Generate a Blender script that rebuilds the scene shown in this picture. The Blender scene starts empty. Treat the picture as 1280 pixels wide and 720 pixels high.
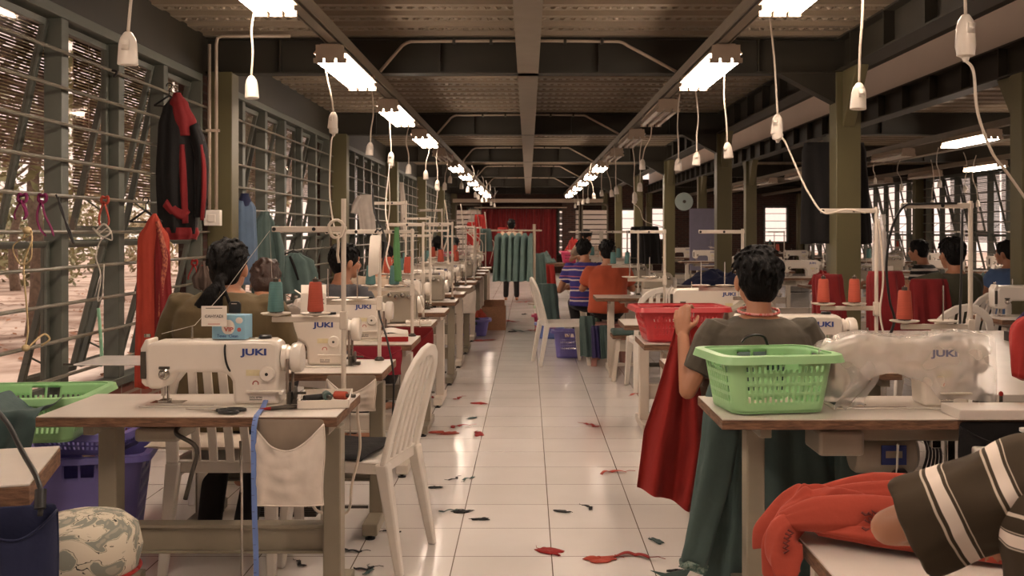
EXPOSURE, SKY, SUN, LAMP, LAMPCOL = 0.12, 1.3, 3.0, 42.0, (1.0, .82, .67)
import bpy, bmesh, math, random
from mathutils import Vector, Matrix, Euler, noise
R = math.radians
PI = math.pi
M = {}
rnd = random.Random(7)
C = bpy.context.scene.collection
F, PX, PY, H = 1280.0, 660.0, 290.0, 1.4          # focal length and principal point in pixels, eye height

def at(px, py, Y):
    """the point at depth Y that the photograph shows at pixel (px, py)"""
    return Vector(((px - PX) * Y / F, Y, H - (py - PY) * Y / F))

def onfloor(px, py):
    Y = F * H / (py - PY)
    return Vector(((px - PX) * Y / F, Y, 0))

# ------------------------------------------------------------------ materials
def lin(c):
    def f(v):
        v /= 255.0
        return v / 12.92 if v <= 0.04045 else ((v + 0.055) / 1.055) ** 2.4
    return (f(c[0]), f(c[1]), f(c[2]), 1.0)

def mat(name, rgb, rough=0.6, metal=0.0, var=0.12, scale=6.0, bump=0.0, bscale=40.0, rgb2=None, coat=0.0, trans=0.0, sheen=0.0, stretch=None, detail=4.0, contrast=None, spec=0.5):
    m = bpy.data.materials.new(name); m.use_nodes = True
    nt = m.node_tree; b = nt.nodes['Principled BSDF']
    b.inputs['Roughness'].default_value = rough
    b.inputs['Metallic'].default_value = metal
    b.inputs['Coat Weight'].default_value = coat
    b.inputs['Specular IOR Level'].default_value = spec
    if trans: b.inputs['Transmission Weight'].default_value = trans
    if sheen: b.inputs['Sheen Weight'].default_value = sheen
    c1 = lin(rgb)
    c2 = lin(rgb2) if rgb2 else tuple(v * (1 - var) for v in c1[:3]) + (1,)
    tc = nt.nodes.new('ShaderNodeTexCoord'); src = tc.outputs['Object']
    if stretch:
        mp = nt.nodes.new('ShaderNodeMapping'); mp.inputs['Scale'].default_value = stretch
        nt.links.new(src, mp.inputs['Vector']); src = mp.outputs['Vector']
    n = nt.nodes.new('ShaderNodeTexNoise'); n.inputs['Scale'].default_value = scale; n.inputs['Detail'].default_value = detail
    nt.links.new(src, n.inputs['Vector'])
    r = nt.nodes.new('ShaderNodeValToRGB')
    lo, hi = contrast or (0.3, 0.7)
    r.color_ramp.elements[0].position = lo; r.color_ramp.elements[1].position = hi
    r.color_ramp.elements[0].color = c2; r.color_ramp.elements[1].color = c1
    nt.links.new(n.outputs['Fac'], r.inputs['Fac']); nt.links.new(r.outputs['Color'], b.inputs['Base Color'])
    if bump:
        n2 = nt.nodes.new('ShaderNodeTexNoise'); n2.inputs['Scale'].default_value = bscale; n2.inputs['Detail'].default_value = 3
        nt.links.new(src, n2.inputs['Vector'])
        bp = nt.nodes.new('ShaderNodeBump'); bp.inputs['Strength'].default_value = bump; bp.inputs['Distance'].default_value = 0.01
        nt.links.new(n2.outputs['Fac'], bp.inputs['Height']); nt.links.new(bp.outputs['Normal'], b.inputs['Normal'])
    return m

def emit(name, rgb, strength):
    m = bpy.data.materials.new(name); m.use_nodes = True
    b = m.node_tree.nodes['Principled BSDF']
    b.inputs['Base Color'].default_value = (0.8, 0.8, 0.8, 1)
    b.inputs['Emission Color'].default_value = rgb + (1,)
    b.inputs['Emission Strength'].default_value = strength
    return m

def cloth(name, rgb, var=0.16, bump=0.25, rough=0.85, scale=9.0, rgb2=None):
    return mat(name, rgb, rough=rough, var=var, scale=scale, bump=bump, bscale=28, sheen=0.08, rgb2=rgb2, spec=0.2)

def stripes(name, base, bands, period, axis='Z', rough=0.85, offset=0.0):
    """knit cloth with stripes: bands = [(start fraction, colour)]"""
    m = mat(name, base, rough=rough, spec=0.2)
    nt = m.node_tree; b = nt.nodes['Principled BSDF']
    tc = nt.nodes.new('ShaderNodeTexCoord'); sx = nt.nodes.new('ShaderNodeSeparateXYZ')
    nt.links.new(tc.outputs['Object'], sx.inputs[0])
    a = nt.nodes.new('ShaderNodeMath'); a.operation = 'MULTIPLY_ADD'; a.inputs[1].default_value = 1 / period; a.inputs[2].default_value = offset + 50
    nz_ = nt.nodes.new('ShaderNodeTexNoise'); nz_.inputs['Scale'].default_value = 6; nt.links.new(tc.outputs['Object'], nz_.inputs['Vector'])
    wob = nt.nodes.new('ShaderNodeMath'); wob.operation = 'MULTIPLY_ADD'; wob.inputs[1].default_value = period * .22; nt.links.new(nz_.outputs['Fac'], wob.inputs[0]); nt.links.new(sx.outputs[axis], wob.inputs[2])
    nt.links.new(wob.outputs[0], a.inputs[0])
    f = nt.nodes.new('ShaderNodeMath'); f.operation = 'FRACT'; nt.links.new(a.outputs[0], f.inputs[0])
    r = nt.nodes.new('ShaderNodeValToRGB'); r.color_ramp.interpolation = 'CONSTANT'
    e = r.color_ramp.elements
    e[0].position = 0; e[0].color = lin(bands[0][1]); e[1].position = bands[1][0]; e[1].color = lin(bands[1][1])
    for p, c in bands[2:]:
        k = e.new(p); k.color = lin(c)
    nt.links.new(f.outputs[0], r.inputs['Fac']); nt.links.new(r.outputs['Color'], b.inputs['Base Color'])
    return m

# ------------------------------------------------------------------ mesh builder
class MB:
    def __init__(s): s.v = []; s.f = []
    def add(s, vs, fs):
        o = len(s.v); s.v += [tuple(v) for v in vs]; s.f += [tuple(o + i for i in f) for f in fs]; return s
    def box(s, x0, x1, y0, y1, z0, z1, M=None):
        vs = [Vector(p) for p in ((x0,y0,z0),(x1,y0,z0),(x1,y1,z0),(x0,y1,z0),(x0,y0,z1),(x1,y0,z1),(x1,y1,z1),(x0,y1,z1))]
        if M: vs = [M @ v for v in vs]
        return s.add(vs, [(3,2,1,0),(4,5,6,7),(0,1,5,4),(1,2,6,5),(2,3,7,6),(3,0,4,7)])
    def bar(s, p, q, w, h, up=(0,0,1)):
        p, q = Vector(p), Vector(q); d = (q - p); L = d.length; d.normalize()
        u = Vector(up)
        if abs(d.dot(u)) > 0.98: u = Vector((0,1,0))
        x = d.cross(u).normalized(); y = x.cross(d)
        M = Matrix((x, y, d)).transposed().to_4x4(); M.translation = p
        return s.box(-w/2, w/2, -h/2, h/2, 0, L, M)
    def rings(s, rings, cap=True, closed=False):
        n = len(rings[0]); o = len(s.v)
        for r in rings: s.v += [tuple(p) for p in r]
        for k in range(len(rings) - 1):
            for i in range(n):
                j = (i + 1) % n
                s.f.append((o+k*n+i, o+k*n+j, o+(k+1)*n+j, o+(k+1)*n+i))
        if closed:
            k = len(rings) - 1
            for i in range(n):
                j = (i + 1) % n
                s.f.append((o+k*n+i, o+k*n+j, o+j, o+i))
        elif cap:
            s.f.append(tuple(o + i for i in range(n))[::-1]); s.f.append(tuple(o + (len(rings)-1)*n + i for i in range(n)))
        return s
    def tube(s, pts, r, n=8, cap=True, flat=1.0):
        pts = [Vector(p) for p in pts]; m = len(pts)
        rs = r if isinstance(r, (list, tuple)) else [r] * m
        prev = None; out = []
        for i, p in enumerate(pts):
            t = (pts[min(i+1, m-1)] - pts[max(i-1, 0)])
            if t.length < 1e-9: t = Vector((0,0,1))
            t.normalize()
            if prev is None:
                a = Vector((0,0,1)) if abs(t.z) < 0.9 else Vector((1,0,0))
                x = t.cross(a).normalized()
            else:
                x = (prev - t * prev.dot(t))
                x = x.normalized() if x.length > 1e-6 else t.orthogonal().normalized()
            prev = x; y = t.cross(x)
            out.append([p + x * (rs[i] * math.cos(2*PI*k/n)) + y * (rs[i] * flat * math.sin(2*PI*k/n)) for k in range(n)])
        return s.rings(out, cap)
    def cyl(s, p, q, r, n=16, r2=None): return s.tube([p, q], [r, r if r2 is None else r2], n)
    def lathe(s, prof, o=(0,0,0), n=20, axis='z', cap=True, closed=False):
        o = Vector(o); out = []
        for r, h in prof:
            ring = []
            for k in range(n):
                c, d = r * math.cos(2*PI*k/n), r * math.sin(2*PI*k/n)
                ring.append(o + Vector({'z': (c, d, h), 'x': (h, c, d), 'y': (d, h, c)}[axis]))
            out.append(ring)
        return s.rings(out, cap, closed)
    def prism(s, poly, a, b, axis='y'):
        def P(u, w, t): return {'y': (u, t, w), 'x': (t, u, w), 'z': (u, w, t)}[axis]
        n = len(poly); o = len(s.v)
        s.v += [P(u, w, a) for u, w in poly] + [P(u, w, b) for u, w in poly]
        s.f += [(o+i, o+(i+1)%n, o+n+(i+1)%n, o+n+i) for i in range(n)]
        s.f += [tuple(o + i for i in range(n))[::-1], tuple(o + n + i for i in range(n))]
        return s
    def grid(s, fn, nu, nv):
        o = len(s.v)
        for j in range(nv + 1):
            for i in range(nu + 1): s.v.append(tuple(fn(i / nu, j / nv)))
        for j in range(nv):
            for i in range(nu):
                a = o + j*(nu+1) + i
                s.f.append((a, a+1, a+nu+2, a+nu+1))
        return s
    def ell(s, c, r, n=16, m=10, M=None):
        out = []
        for j in range(1, m):
            t = PI * j / m
            out.append([Vector((r[0]*math.sin(t)*math.cos(2*PI*k/n), r[1]*math.sin(t)*math.sin(2*PI*k/n), -r[2]*math.cos(t))) for k in range(n)])
        c = Vector(c)
        out = [[(M @ p if M else p) + c for p in ring] for ring in out]
        return s.rings(out, True)
    def cap(s, p, q, r1, r2, n=10):
        """a limb segment: round cone with domed ends"""
        p, q = Vector(p), Vector(q); d = (q - p).normalized() if (q - p).length > 1e-6 else Vector((0,0,1))
        pts = [p - d*r1*.92, p - d*r1*.6, p, q, q + d*r2*.6, q + d*r2*.92]
        return s.tube(pts, [r1*.38, r1*.8, r1, r2, r2*.8, r2*.38], n)
    def xf(s, M):
        s.v = [tuple(M @ Vector(v)) for v in s.v]; return s
    def mesh(s, name):
        me = bpy.data.meshes.new(name); me.from_pydata(s.v, [], s.f)
        bm = bmesh.new(); bm.from_mesh(me); bmesh.ops.recalc_face_normals(bm, faces=bm.faces); bm.to_mesh(me); bm.free()
        return me
    def build(s, name, m, parent=None, smooth=False, bevel=0, seg=2, sub=0, solid=0, auto=True):
        me = s.mesh(name); me.materials.append(m)
        o = bpy.data.objects.new(name, me); C.objects.link(o)
        if parent: o.parent = parent
        if smooth or bevel:
            for p in me.polygons: p.use_smooth = True
            if not smooth or smooth == 'auto':
                for e in me.edges: pass
                try: me.set_sharp_from_angle(angle=R(40))
                except Exception: pass
        if solid:
            d = o.modifiers.new('s', 'SOLIDIFY'); d.thickness = solid; d.offset = 0
        if bevel:
            d = o.modifiers.new('b', 'BEVEL'); d.width = bevel; d.segments = seg; d.limit_method = 'ANGLE'; d.angle_limit = R(35)
            d.harden_normals = False
        if sub:
            d = o.modifiers.new('u', 'SUBSURF'); d.levels = sub; d.render_levels = sub
        return o

def bake(o):
    """freeze the modifiers into the mesh"""
    bpy.context.view_layer.update(); dg = bpy.context.evaluated_depsgraph_get(); dg.update()
    me = bpy.data.meshes.new_from_object(o.evaluated_get(dg))
    old = o.data; o.modifiers.clear(); o.data = me; bpy.data.meshes.remove(old)
    return o

def blend(mb, name, m, parent=None, voxel=0.01, smooth=4, disp=0.0, dscale=0.08, loc=None):
    """fuse overlapping closed shapes into one continuous surface"""
    o = mb.build(name, m, parent)
    d = o.modifiers.new('r', 'REMESH'); d.mode = 'VOXEL'; d.voxel_size = voxel; d.use_smooth_shade = True
    if smooth:
        d = o.modifiers.new('s', 'SMOOTH'); d.iterations = smooth; d.factor = 0.5
    bake(o)
    me = o.data
    if disp:
        nrm = [v.normal.copy() for v in me.vertices]
        for v, n_ in zip(me.vertices, nrm):
            k = noise.noise(Vector(v.co) / dscale) * disp + noise.noise(Vector((v.co.x/dscale*2.3, v.co.y/dscale*2.3, v.co.z/dscale))) * disp * .5
            v.co += n_ * k
    me.polygons.foreach_set('use_smooth', [True] * len(me.polygons))
    if not me.materials: me.materials.append(m)
    return o

def empty(name, loc=(0,0,0), rz=0.0):
    o = bpy.data.objects.new(name, None); C.objects.link(o); o.location = loc; o.rotation_euler = (0,0,rz); o.empty_display_size = .1
    return o
def tag(o, label=None, cat=None, group=None, kind=None):
    if label: o['label'] = label
    if cat: o['category'] = cat
    if group: o['group'] = group
    if kind: o['kind'] = kind
    return o
def thing(name, label, cat, loc=(0,0,0), rz=0.0, group=None): return tag(empty(name, loc, rz), label, cat, group)
def struct(o): o['kind'] = 'structure'; return o
def dup(root, loc, rz=0.0, label=None, group=None):
    r = root.copy(); C.objects.link(r); r.location = loc; r.rotation_euler = (0,0,rz)
    if label: r['label'] = label
    if group: r['group'] = group
    for ch in list(root.children):
        c = ch.copy(); C.objects.link(c); c.parent = r
        for g in list(ch.children):
            d = g.copy(); C.objects.link(d); d.parent = c
    return r
def recolour(root, part, m):
    """give one copied part a material of its own"""
    for ch in root.children:
        if ch.name.split('.')[0] == part:
            ch.data = ch.data.copy(); ch.data.materials.clear(); ch.data.materials.append(m)

def text(name, s, size, m, parent=None, loc=(0,0,0), rot=(R(90),0,0), sx=1.0, bold=0.0, ext=0.0006, align='CENTER'):
    cu = bpy.data.curves.new(name, 'FONT'); cu.body = s; cu.size = size; cu.align_x = align; cu.align_y = 'CENTER'; cu.extrude = ext; cu.offset = bold; cu.resolution_u = 3
    t = bpy.data.objects.new(name + '_t', cu); C.objects.link(t)
    bpy.context.view_layer.update(); dg = bpy.context.evaluated_depsgraph_get(); dg.update()
    me = bpy.data.meshes.new_from_object(t.evaluated_get(dg)); bpy.data.objects.remove(t); bpy.data.curves.remove(cu)
    for v in me.vertices: v.co.x *= sx
    me.materials.clear(); me.materials.append(m); me.name = name
    o = bpy.data.objects.new(name, me); C.objects.link(o); o.location = loc; o.rotation_euler = rot
    if parent: o.parent = parent
    return o
def smoothpath(pts, k=6):
    """Catmull-Rom through the points"""
    P = [Vector(p) for p in pts]; P = [P[0]*2 - P[1]] + P + [P[-1]*2 - P[-2]]; out = []
    for i in range(1, len(P) - 2):
        for j in range(k):
            t = j / k
            out.append(0.5*((2*P[i]) + (P[i+1]-P[i-1])*t + (2*P[i-1]-5*P[i]+4*P[i+1]-P[i+2])*t*t + (-P[i-1]+3*P[i]-3*P[i+1]+P[i+2])*t**3))
    out.append(P[-2]); return out
def lerp(a, b, t): return a + (b - a) * t
def interp(keys, z):
    """piecewise smooth interpolation of tuples keyed by their first entry"""
    if z <= keys[0][0]: return keys[0][1:]
    for a, b in zip(keys, keys[1:]):
        if z <= b[0]:
            t = (z - a[0]) / (b[0] - a[0]); t = t*t*(3-2*t)
            return tuple(lerp(p, q, t) for p, q in zip(a[1:], b[1:]))
    return keys[-1][1:]
# ------------------------------------------------------------------ people
M['skin'] = mat('warm_brown_skin', (176, 122, 92), rough=.5, var=.12, scale=9, bump=.08, bscale=120)
M['hair'] = mat('black_hair', (13, 10, 9), rough=.6, spec=.18, var=.4, scale=14, stretch=(3, 3, .6), bump=.5, bscale=60)
M['hairbrown'] = mat('brown_hair', (62, 40, 30), rough=.45, var=.4, scale=14, bump=.5, bscale=60)
M['eyewhite'] = mat('eye_white', (220, 210, 200), rough=.2); M['lips'] = mat('lip', (140, 80, 70), rough=.5)
M['trousers'] = cloth('dark_trousers', (40, 36, 36))

def frame(d, n):
    d = Vector(d).normalized(); n = Vector(n); n = (n - d * n.dot(d)).normalized(); return d, n, d.cross(n)

def hand(mb, W, d, n, side=1, curl=(25, 40, 30), s=1.0, nn=8):
    """W wrist, d towards the knuckles, n out of the palm, side +-1 for the thumb"""
    d, n, x = frame(d, n); x = x * side; W = Vector(W)
    for i in range(4):
        off = .032 - .0218 * i
        k = W + d * (.082 - .004 * abs(i - 1)) * s + x * off * s
        mb.cap(W + x * off * .6 * s + d * .008 * s, k, .0135 * s, .0102 * s, nn)
        L = [(.040, .026, .020), (.044, .029, .021), (.041, .027, .020), (.033, .021, .018)][i]
        a = 0; p = k
        for j in range(3):
            a += R(curl[j] + 4 * i); q = p + (d * math.cos(a) + n * math.sin(a)) * L[j] * s
            mb.cap(p, q, (.0094 - .0008 * j) * s, (.0088 - .0008 * j) * s, nn); p = q
    b = W + d * .024 * s + x * .026 * s
    t1 = b + (d * .55 + x * .7 + n * .35).normalized() * .042 * s; t2 = t1 + (d * .8 + x * .1 + n * .55).normalized() * .034 * s
    mb.cap(W + d * .012 * s + x * .012 * s, b, .014 * s, .0135 * s, nn).cap(b, t1, .0125 * s, .0108 * s, nn).cap(t1, t2, .0104 * s, .0085 * s, nn)

def person(label, loc, rz=0.0, shirt=None, lean=.06, z0=0.0, yaw=0.0, pitch=0.0, roll=0.0, arms=None, hair='short', hairmat='hair', vox=.011, stand=False, hs=1.0, pants='trousers', wide=1.0,
           sleeve=.62, group=None, sleeves=True, disp=.006, skinmat='skin', feet=None, sl=.437, nd=0.0):
    """origin on the floor under the hips, facing local +y"""
    r = thing('person', label, 'person', loc, rz, group)
    hz = (.92 if stand else .575) + z0
    def sp(t): return Vector((0, lean * max(0, t) ** 1.25, hz + sl * t))          # along the spine, 0 hips, 1 shoulders
    sh = sp(1.0); nk = Vector((0, sh.y + .015, sh.z + .06 - nd)); hc = nk + Vector((0, .03 + .04 * lean / .1 * .5, .122 * hs))
    RM = (Matrix.Rotation(yaw, 4, 'Z') @ Matrix.Rotation(-pitch, 4, 'X') @ Matrix.Rotation(roll, 4, 'Y'))
    HM = Matrix.Translation(hc) @ RM @ Matrix.Scale(hs, 4)
    arms = arms or {}
    aL = arms.get('L') or ((-.27, .06 + lean, hz + .225), (-.16, .25, hz + .29), (.2, 1, 0), (0, 0, -1))
    aR = arms.get('R') or ((.27, .06 + lean, hz + .225), (.16, .25, hz + .29), (-.2, 1, 0), (0, 0, -1))
    b = MB()
    ring = lambda c, hw, hd, n=24, e=.8: [Vector((c.x + hw * math.copysign(abs(math.cos(2*PI*k/n)) ** e, math.cos(2*PI*k/n)), c.y + hd * math.copysign(abs(math.sin(2*PI*k/n)) ** e, math.sin(2*PI*k/n)), c.z)) for k in range(n)]
    def torso(mb, g, low=0.0, keys=None):
        ks = keys or [(low, .165, .125), (.1, .165, .12), (.3, .155, .11), (.55, .165, .115), (.8, .178, .118), (.93, .172, .105), (1.02, .13, .085), (1.09, .078, .066), (1.14, .058, .058)]
        mb.rings([ring(sp(k) if k <= 1 else Vector((0, sh.y + (k-1)*.1, sh.z + (k-1)*.42)), (hw + g) * wide, hd + g) for k, hw, hd in ks])
    torso(b, 0)
    b.tube([nk - Vector((0, .01, .06)), nk + Vector((0, 0, .02)), hc - Vector((0, .01, .04))], [.066, .054, .056], 14)
    # head, face towards +y in its own frame
    h = MB().ell((0, -.008, .022), (.073, .09, .094)).ell((0, .030, -.035), (.055, .058, .072)).ell((0, .058, -.085), (.03, .026, .024)).ell((0, .045, -.055), (.05, .04, .04))
    h.tube([(0, .083, .02), (0, .096, -.012), (0, .102, -.03)], [.009, .012, .015], 8).ell((0, .094, -.032), (.018, .012, .010)).ell((0, .08, .028), (.05, .016, .011))
    h.ell((0, .084, -.058), (.022, .010, .009))
    for sx in (-1, 1):
        h.ell((sx * .076, -.005, -.01), (.011, .021, .034), M=Matrix.Rotation(sx * -.3, 4, 'Z')).ell((sx * .038, .06, -.022), (.022, .026, .022))
    b.v += []; h.xf(HM); b.add(h.v, h.f)
    S = {}
    for nm, sx, a in (('L', -1, aL), ('R', 1, aR)):
        p = Vector((sx * .158 * wide, sh.y, sh.z - .015)); e = Vector(a[0]); w = Vector(a[1]); S[nm] = (p, e, w)
        b.cap(p + (e - p) * .1, e, .044, .038, 12).cap(e, w, .038, .026, 12)
        if len(a) > 2: hand(b, w + (w - e).normalized() * .012, a[2], a[3], side=a[4] if len(a) > 4 else sx, curl=a[5] if len(a) > 5 else (22, 34, 28))
    L = {}
    for sx in (-1, 1):
        hp = Vector((sx * .085, .0, hz + .01))
        if stand: kn, an = Vector((sx * .1, .02, .5)), Vector((sx * .11, -.02, .09))
        else: kn, an = Vector((sx * .11, .40, hz - .012)), Vector((sx * .08, .08 if not feet else feet, .09))
        L[sx] = (hp, kn, an)
        b.cap(hp, kn, .075, .052, 12).cap(kn, an, .05, .034, 12)
        b.cap(an + Vector((0, -.02, -.05)), an + Vector((0, .15, -.062)), .035, .026, 10)
    blend(b, 'body', M[skinmat], r, voxel=vox, smooth=3)
    if shirt:
        s = MB(); torso(s, .014, keys=[(-.04, .178, .138), (.05, .182, .136), (.2, .172, .125), (.4, .165, .118), (.6, .168, .12), (.8, .18, .12), (.93, .176, .11), (1.02, .142, .096), (1.075, .092, .076), (1.10, .076, .07)])
        if sleeves:
            for nm in ('L', 'R'):
                p, e, w = S[nm]
                s.ell(p + Vector((0, 0, -.004)), (.07, .074, .062), 16, 10)
                s.tube([p + Vector((0, 0, .0)) - (e - p).normalized() * .03, p + (e - p) * .2, p + (e - p) * sleeve * .7, p + (e - p) * min(sleeve, 1)], [.070, .08, .072, .068], 14)
                if sleeve > 1:
                    s.cap(p + (e - p) * .8, e, .064, .056).tube([e, e + (w - e) * .5, e + (w - e) * (sleeve - 1)], [.056, .05, .045], 12)
        blend(s, 'shirt', shirt, r, voxel=vox, smooth=4, disp=disp, dscale=.09)
    if pants:
        s = MB().ell((0, -.01, hz), (.175, .135, .10))
        for sx in (-1, 1):
            hp, kn, an = L[sx]; s.cap(hp, kn, .092, .068, 12).cap(kn, an + Vector((0, 0, .02)), .066, .055, 12)
        blend(s, 'trousers', M[pants], r, voxel=max(vox, .014), smooth=3)
    # hair
    q = random.Random(len(label))
    m = MB()
    if hair in ('short', 'pony'):
        m.ell((0, -.014, .034), (.083, .099, .099), 20, 14).ell((0, -.048, -.012), (.071, .056, .078), 18, 12)
        if hair == 'short': m.ell((0, .035, .075), (.062, .05, .045))
        N = 190 if vox < .012 else 60
        for k in range(N):
            a = q.uniform(0, 2*PI); z = q.uniform(-.55, 1.0)
            if z < .25 and -.1 < math.sin(a): continue
            rr = math.sqrt(max(0, 1 - min(1, abs(z)) ** 2)); p = Vector((.084 * rr * math.cos(a), -.014 + .1 * rr * math.sin(a), .034 + .1 * z))
            o = (p - Vector((0, -.014, .03))).normalized()
            dn = (Vector((0, -.25, -1)) + Vector((q.gauss(0, .35), q.gauss(0, .35), 0))) if hair == 'short' else (Vector((0, -.1, -.05)) - p) * 8
            t = (dn - o * dn.dot(o)); t = t.normalized() if t.length > 1e-3 else Vector((0, -1, 0))
            l = q.uniform(.03, .055); lift = .0045 if hair == 'short' else .001
            m.tube([p - o*.004, p + t*l*.5 + o*(.003 + lift*.4), p + t*l + o*lift*q.uniform(-.6, 1)], [.007, .006, .0018], 5)
    if hair == 'pony':
        m.ell((.01, -.112, -.045), (.028, .03, .028))
        base = Vector((.008, -.125, -.05))
        for k in range(46):
            a = q.uniform(0, 2*PI); r0 = .02 * q.random(); e = Vector((q.gauss(-.045, .036), q.gauss(-.02, .012), -q.uniform(.13, .25)))
            m.tube(smoothpath([base + Vector((r0*math.cos(a), 0, r0*math.sin(a))), base + Vector((e.x*.5 + .02*math.cos(a), -.035, e.z*.3)), base + Vector((e.x*1.1 + .008*math.cos(a), -.03 + e.y*.5, e.z*.7)), base + e], 3), [.008]*4 + [.009]*4 + [.007, .002], 5)
    m.xf(HM)
    blend(m, 'hair', M[hairmat], r, voxel=.0048 if vox < .0115 else .008, smooth=3)
    for sx in (-1, 1):
        e = MB().ell((sx * .031, .077, .0), (.013, .009, .008), 10, 8); e.xf(HM); e = e.build('eye', M['eyewhite'], r, smooth=True)
        MB().ell((sx * .031, .0845, 0), (.006, .003, .006), 10, 6).xf(HM).build('iris', M['hair'], e, smooth=True)
        MB().tube([(sx * .014, .092, .022), (sx * .032, .09, .027), (sx * .048, .078, .02)], [.004, .004, .002], 6).xf(HM).build('eyebrow', M[hairmat], r, smooth=True)
    MB().ell((0, .0925, -.058), (.02, .005, .006), 12, 8).xf(HM).build('mouth', M['lips'], r, smooth=True)
    return r, HM

SH = {k: cloth('shirt_' + k, c) for k, c in dict(olive=(92, 78, 54), grey=(84, 78, 68), slate=(84, 84, 88), orange=(172, 80, 54), pink=(196, 48, 104), beige=(176, 156, 136), dark=(60, 56, 52), blue=(84, 108, 148), black=(30, 28, 28), red=(170, 40, 36), darkgreen=(74, 72, 58), mid=(120, 108, 98)).items()}
SH['bluestripe'] = stripes('blue_striped_knit', (70, 62, 130), [(0, (66, 60, 128)), (.42, (206, 190, 186)), (.56, (66, 60, 128)), (.78, (176, 100, 112)), (.86, (66, 60, 128))], .115)
SH['bwstripe'] = stripes('black_white_knit', (30, 30, 30), [(0, (34, 32, 32)), (.6, (200, 190, 180))], .06)
STR = [(0, (64, 54, 42)), (.30, (188, 174, 158)), (.318, (64, 54, 42)), (.335, (226, 212, 200)), (.47, (64, 54, 42)), (.485, (188, 174, 158)), (.50, (64, 54, 42)), (.62, (64, 54, 42)), (.66, (206, 192, 176)), (.70, (64, 54, 42))]

# the ponytailed woman behind the first table
person('woman with a black ponytail in an olive T-shirt, seated with her back to the camera', (-1.335, 4.47, 0), 0, SH['olive'], nd=.035, sl=.515, lean=.05, hair='pony', vox=.008, yaw=-.12, wide=1.17, sleeve=.72,
       arms={'L': ((-.30, .10, .82), (-.14, .26, .865), (.3, 1, 0), (0, 0, -1)), 'R': ((.28, .10, .82), (.14, .26, .865), (-.3, 1, 0), (0, 0, -1))})
# the man in grey holding the red cloth up
greyman, GM = person('man in a dark grey T-shirt holding up red cloth, red band round his neck', (1.0, 4.36, 0), 0, SH['grey'], lean=.06, vox=.005, hs=1.14, sl=.415, yaw=.12, wide=1.16, sleeve=.7, pitch=-.1,
       arms={'L': ((-.315, .03, .72), (-.32, .13, .94), (-.02, .15, 1), (.55, .8, -.1), -1, (12, 58, 48)), 'R': ((.29, .10, .74), (.2, .25, .865), (-.3, 1, 0), (0, 0, -1))})
# neck band
nb = MB(); pts = [(.078 * math.cos(a) * 1.12, .06 + .02 + .07 * math.sin(a) * 1.12,   .54 + .45 + .068 + .012 * math.sin(a)) for a in [2*PI*k/24 for k in range(25)]]
o = MB().tube(pts, [.006]*25, 8).build('neck_band', mat('red_white_band', (200, 80, 76), rough=.6, rgb2=(212, 150, 144), scale=90, contrast=(.45, .55)), greyman, smooth=True)
# others on the window side
person('person with brown hair bent low behind the ponytailed woman', (-1.50, 5.55, 0), 0, SH['mid'], lean=.22, hairmat='hairbrown', vox=.012, z0=0, sl=.36, pitch=.3)
person('man in slate shirt with short black hair, profile turned to the aisle', (-1.27, 6.75, 0), -.55, SH['slate'], lean=.05, yaw=-.45, vox=.010, sl=.44)
person('person in white shirt looking down behind the man in slate', (-1.24, 7.95, 0), -.4, SH['beige'], lean=.12, yaw=-.6, pitch=.3, vox=.012)
person('person in grey brown shirt far down the window row', (-1.23, 13.9, 0), 0, SH['mid'], lean=.06, vox=.014, z0=.02)
person('person in bright pink shirt far down the window row', (-1.32, 17.9, 0), -.2, SH['pink'], lean=.08, vox=.014)
# the aisle end
person('standing man behind the rack of teal garments', (-.34, 20.9, 0), 0, SH['beige'], stand=True, lean=.02, vox=.014, yaw=0, z0=0,
       arms={'L': ((-.27, .12, 1.15), (-.2, .3, 1.3), (0, .3, 1), (0, 1, 0)), 'R': ((.27, .12, 1.15), (.2, .3, 1.3), (0, .3, 1), (0, 1, 0))})
person('person in blue shirt with white and pink stripes bent over work', (.69, 11.75, 0), .12, SH['bluestripe'], lean=.2, vox=.011, yaw=-.3, pitch=.3, z0=0, sl=.43, wide=1.1,
       arms={'L': ((-.30, .22, .72), (-.18, .42, .76), (.3, 1, 0), (0, 0, -1)), 'R': ((.28, .2, .72), (.16, .42, .76), (-.3, 1, 0), (0, 0, -1))})
person('person in orange T-shirt seated on a stool with back to the camera', (.85, 10.85, 0), 0, SH['orange'], lean=.07, vox=.010, yaw=.1, pitch=.1, wide=1.12, feet=.32, z0=-.01, sleeve=.75)
person('person facing the camera beyond the red laundry tub', (1.0, 17.6, 0), PI, SH['beige'], lean=.1, vox=.014, yaw=.5, pitch=.35, z0=.12)
# the far nave
person('person in dark grey green T-shirt reaching sideways across the far table', (3.62, 8.55, 0), .35, SH['darkgreen'], lean=.06, vox=.011, hs=1.12, yaw=-.1, wide=1.15, sleeve=.8,
       arms={'L': ((-.42, .16, .93), (-.64, .30, .98), (-1, .3, .0), (0, 0, -1)), 'R': ((.27, .15, .76), (.16, .38, .82), (-.2, 1, 0), (0, 0, -1))})
person('person in blue T-shirt by the far side window', (4.62, 9.7, 0), .2, SH['blue'], lean=.08, vox=.012, yaw=.5, z0=0)
person('person in black and white striped shirt at the far tables', (4.32, 10.9, 0), .9, SH['bwstripe'], lean=.1, vox=.013, yaw=0, z0=0)
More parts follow.
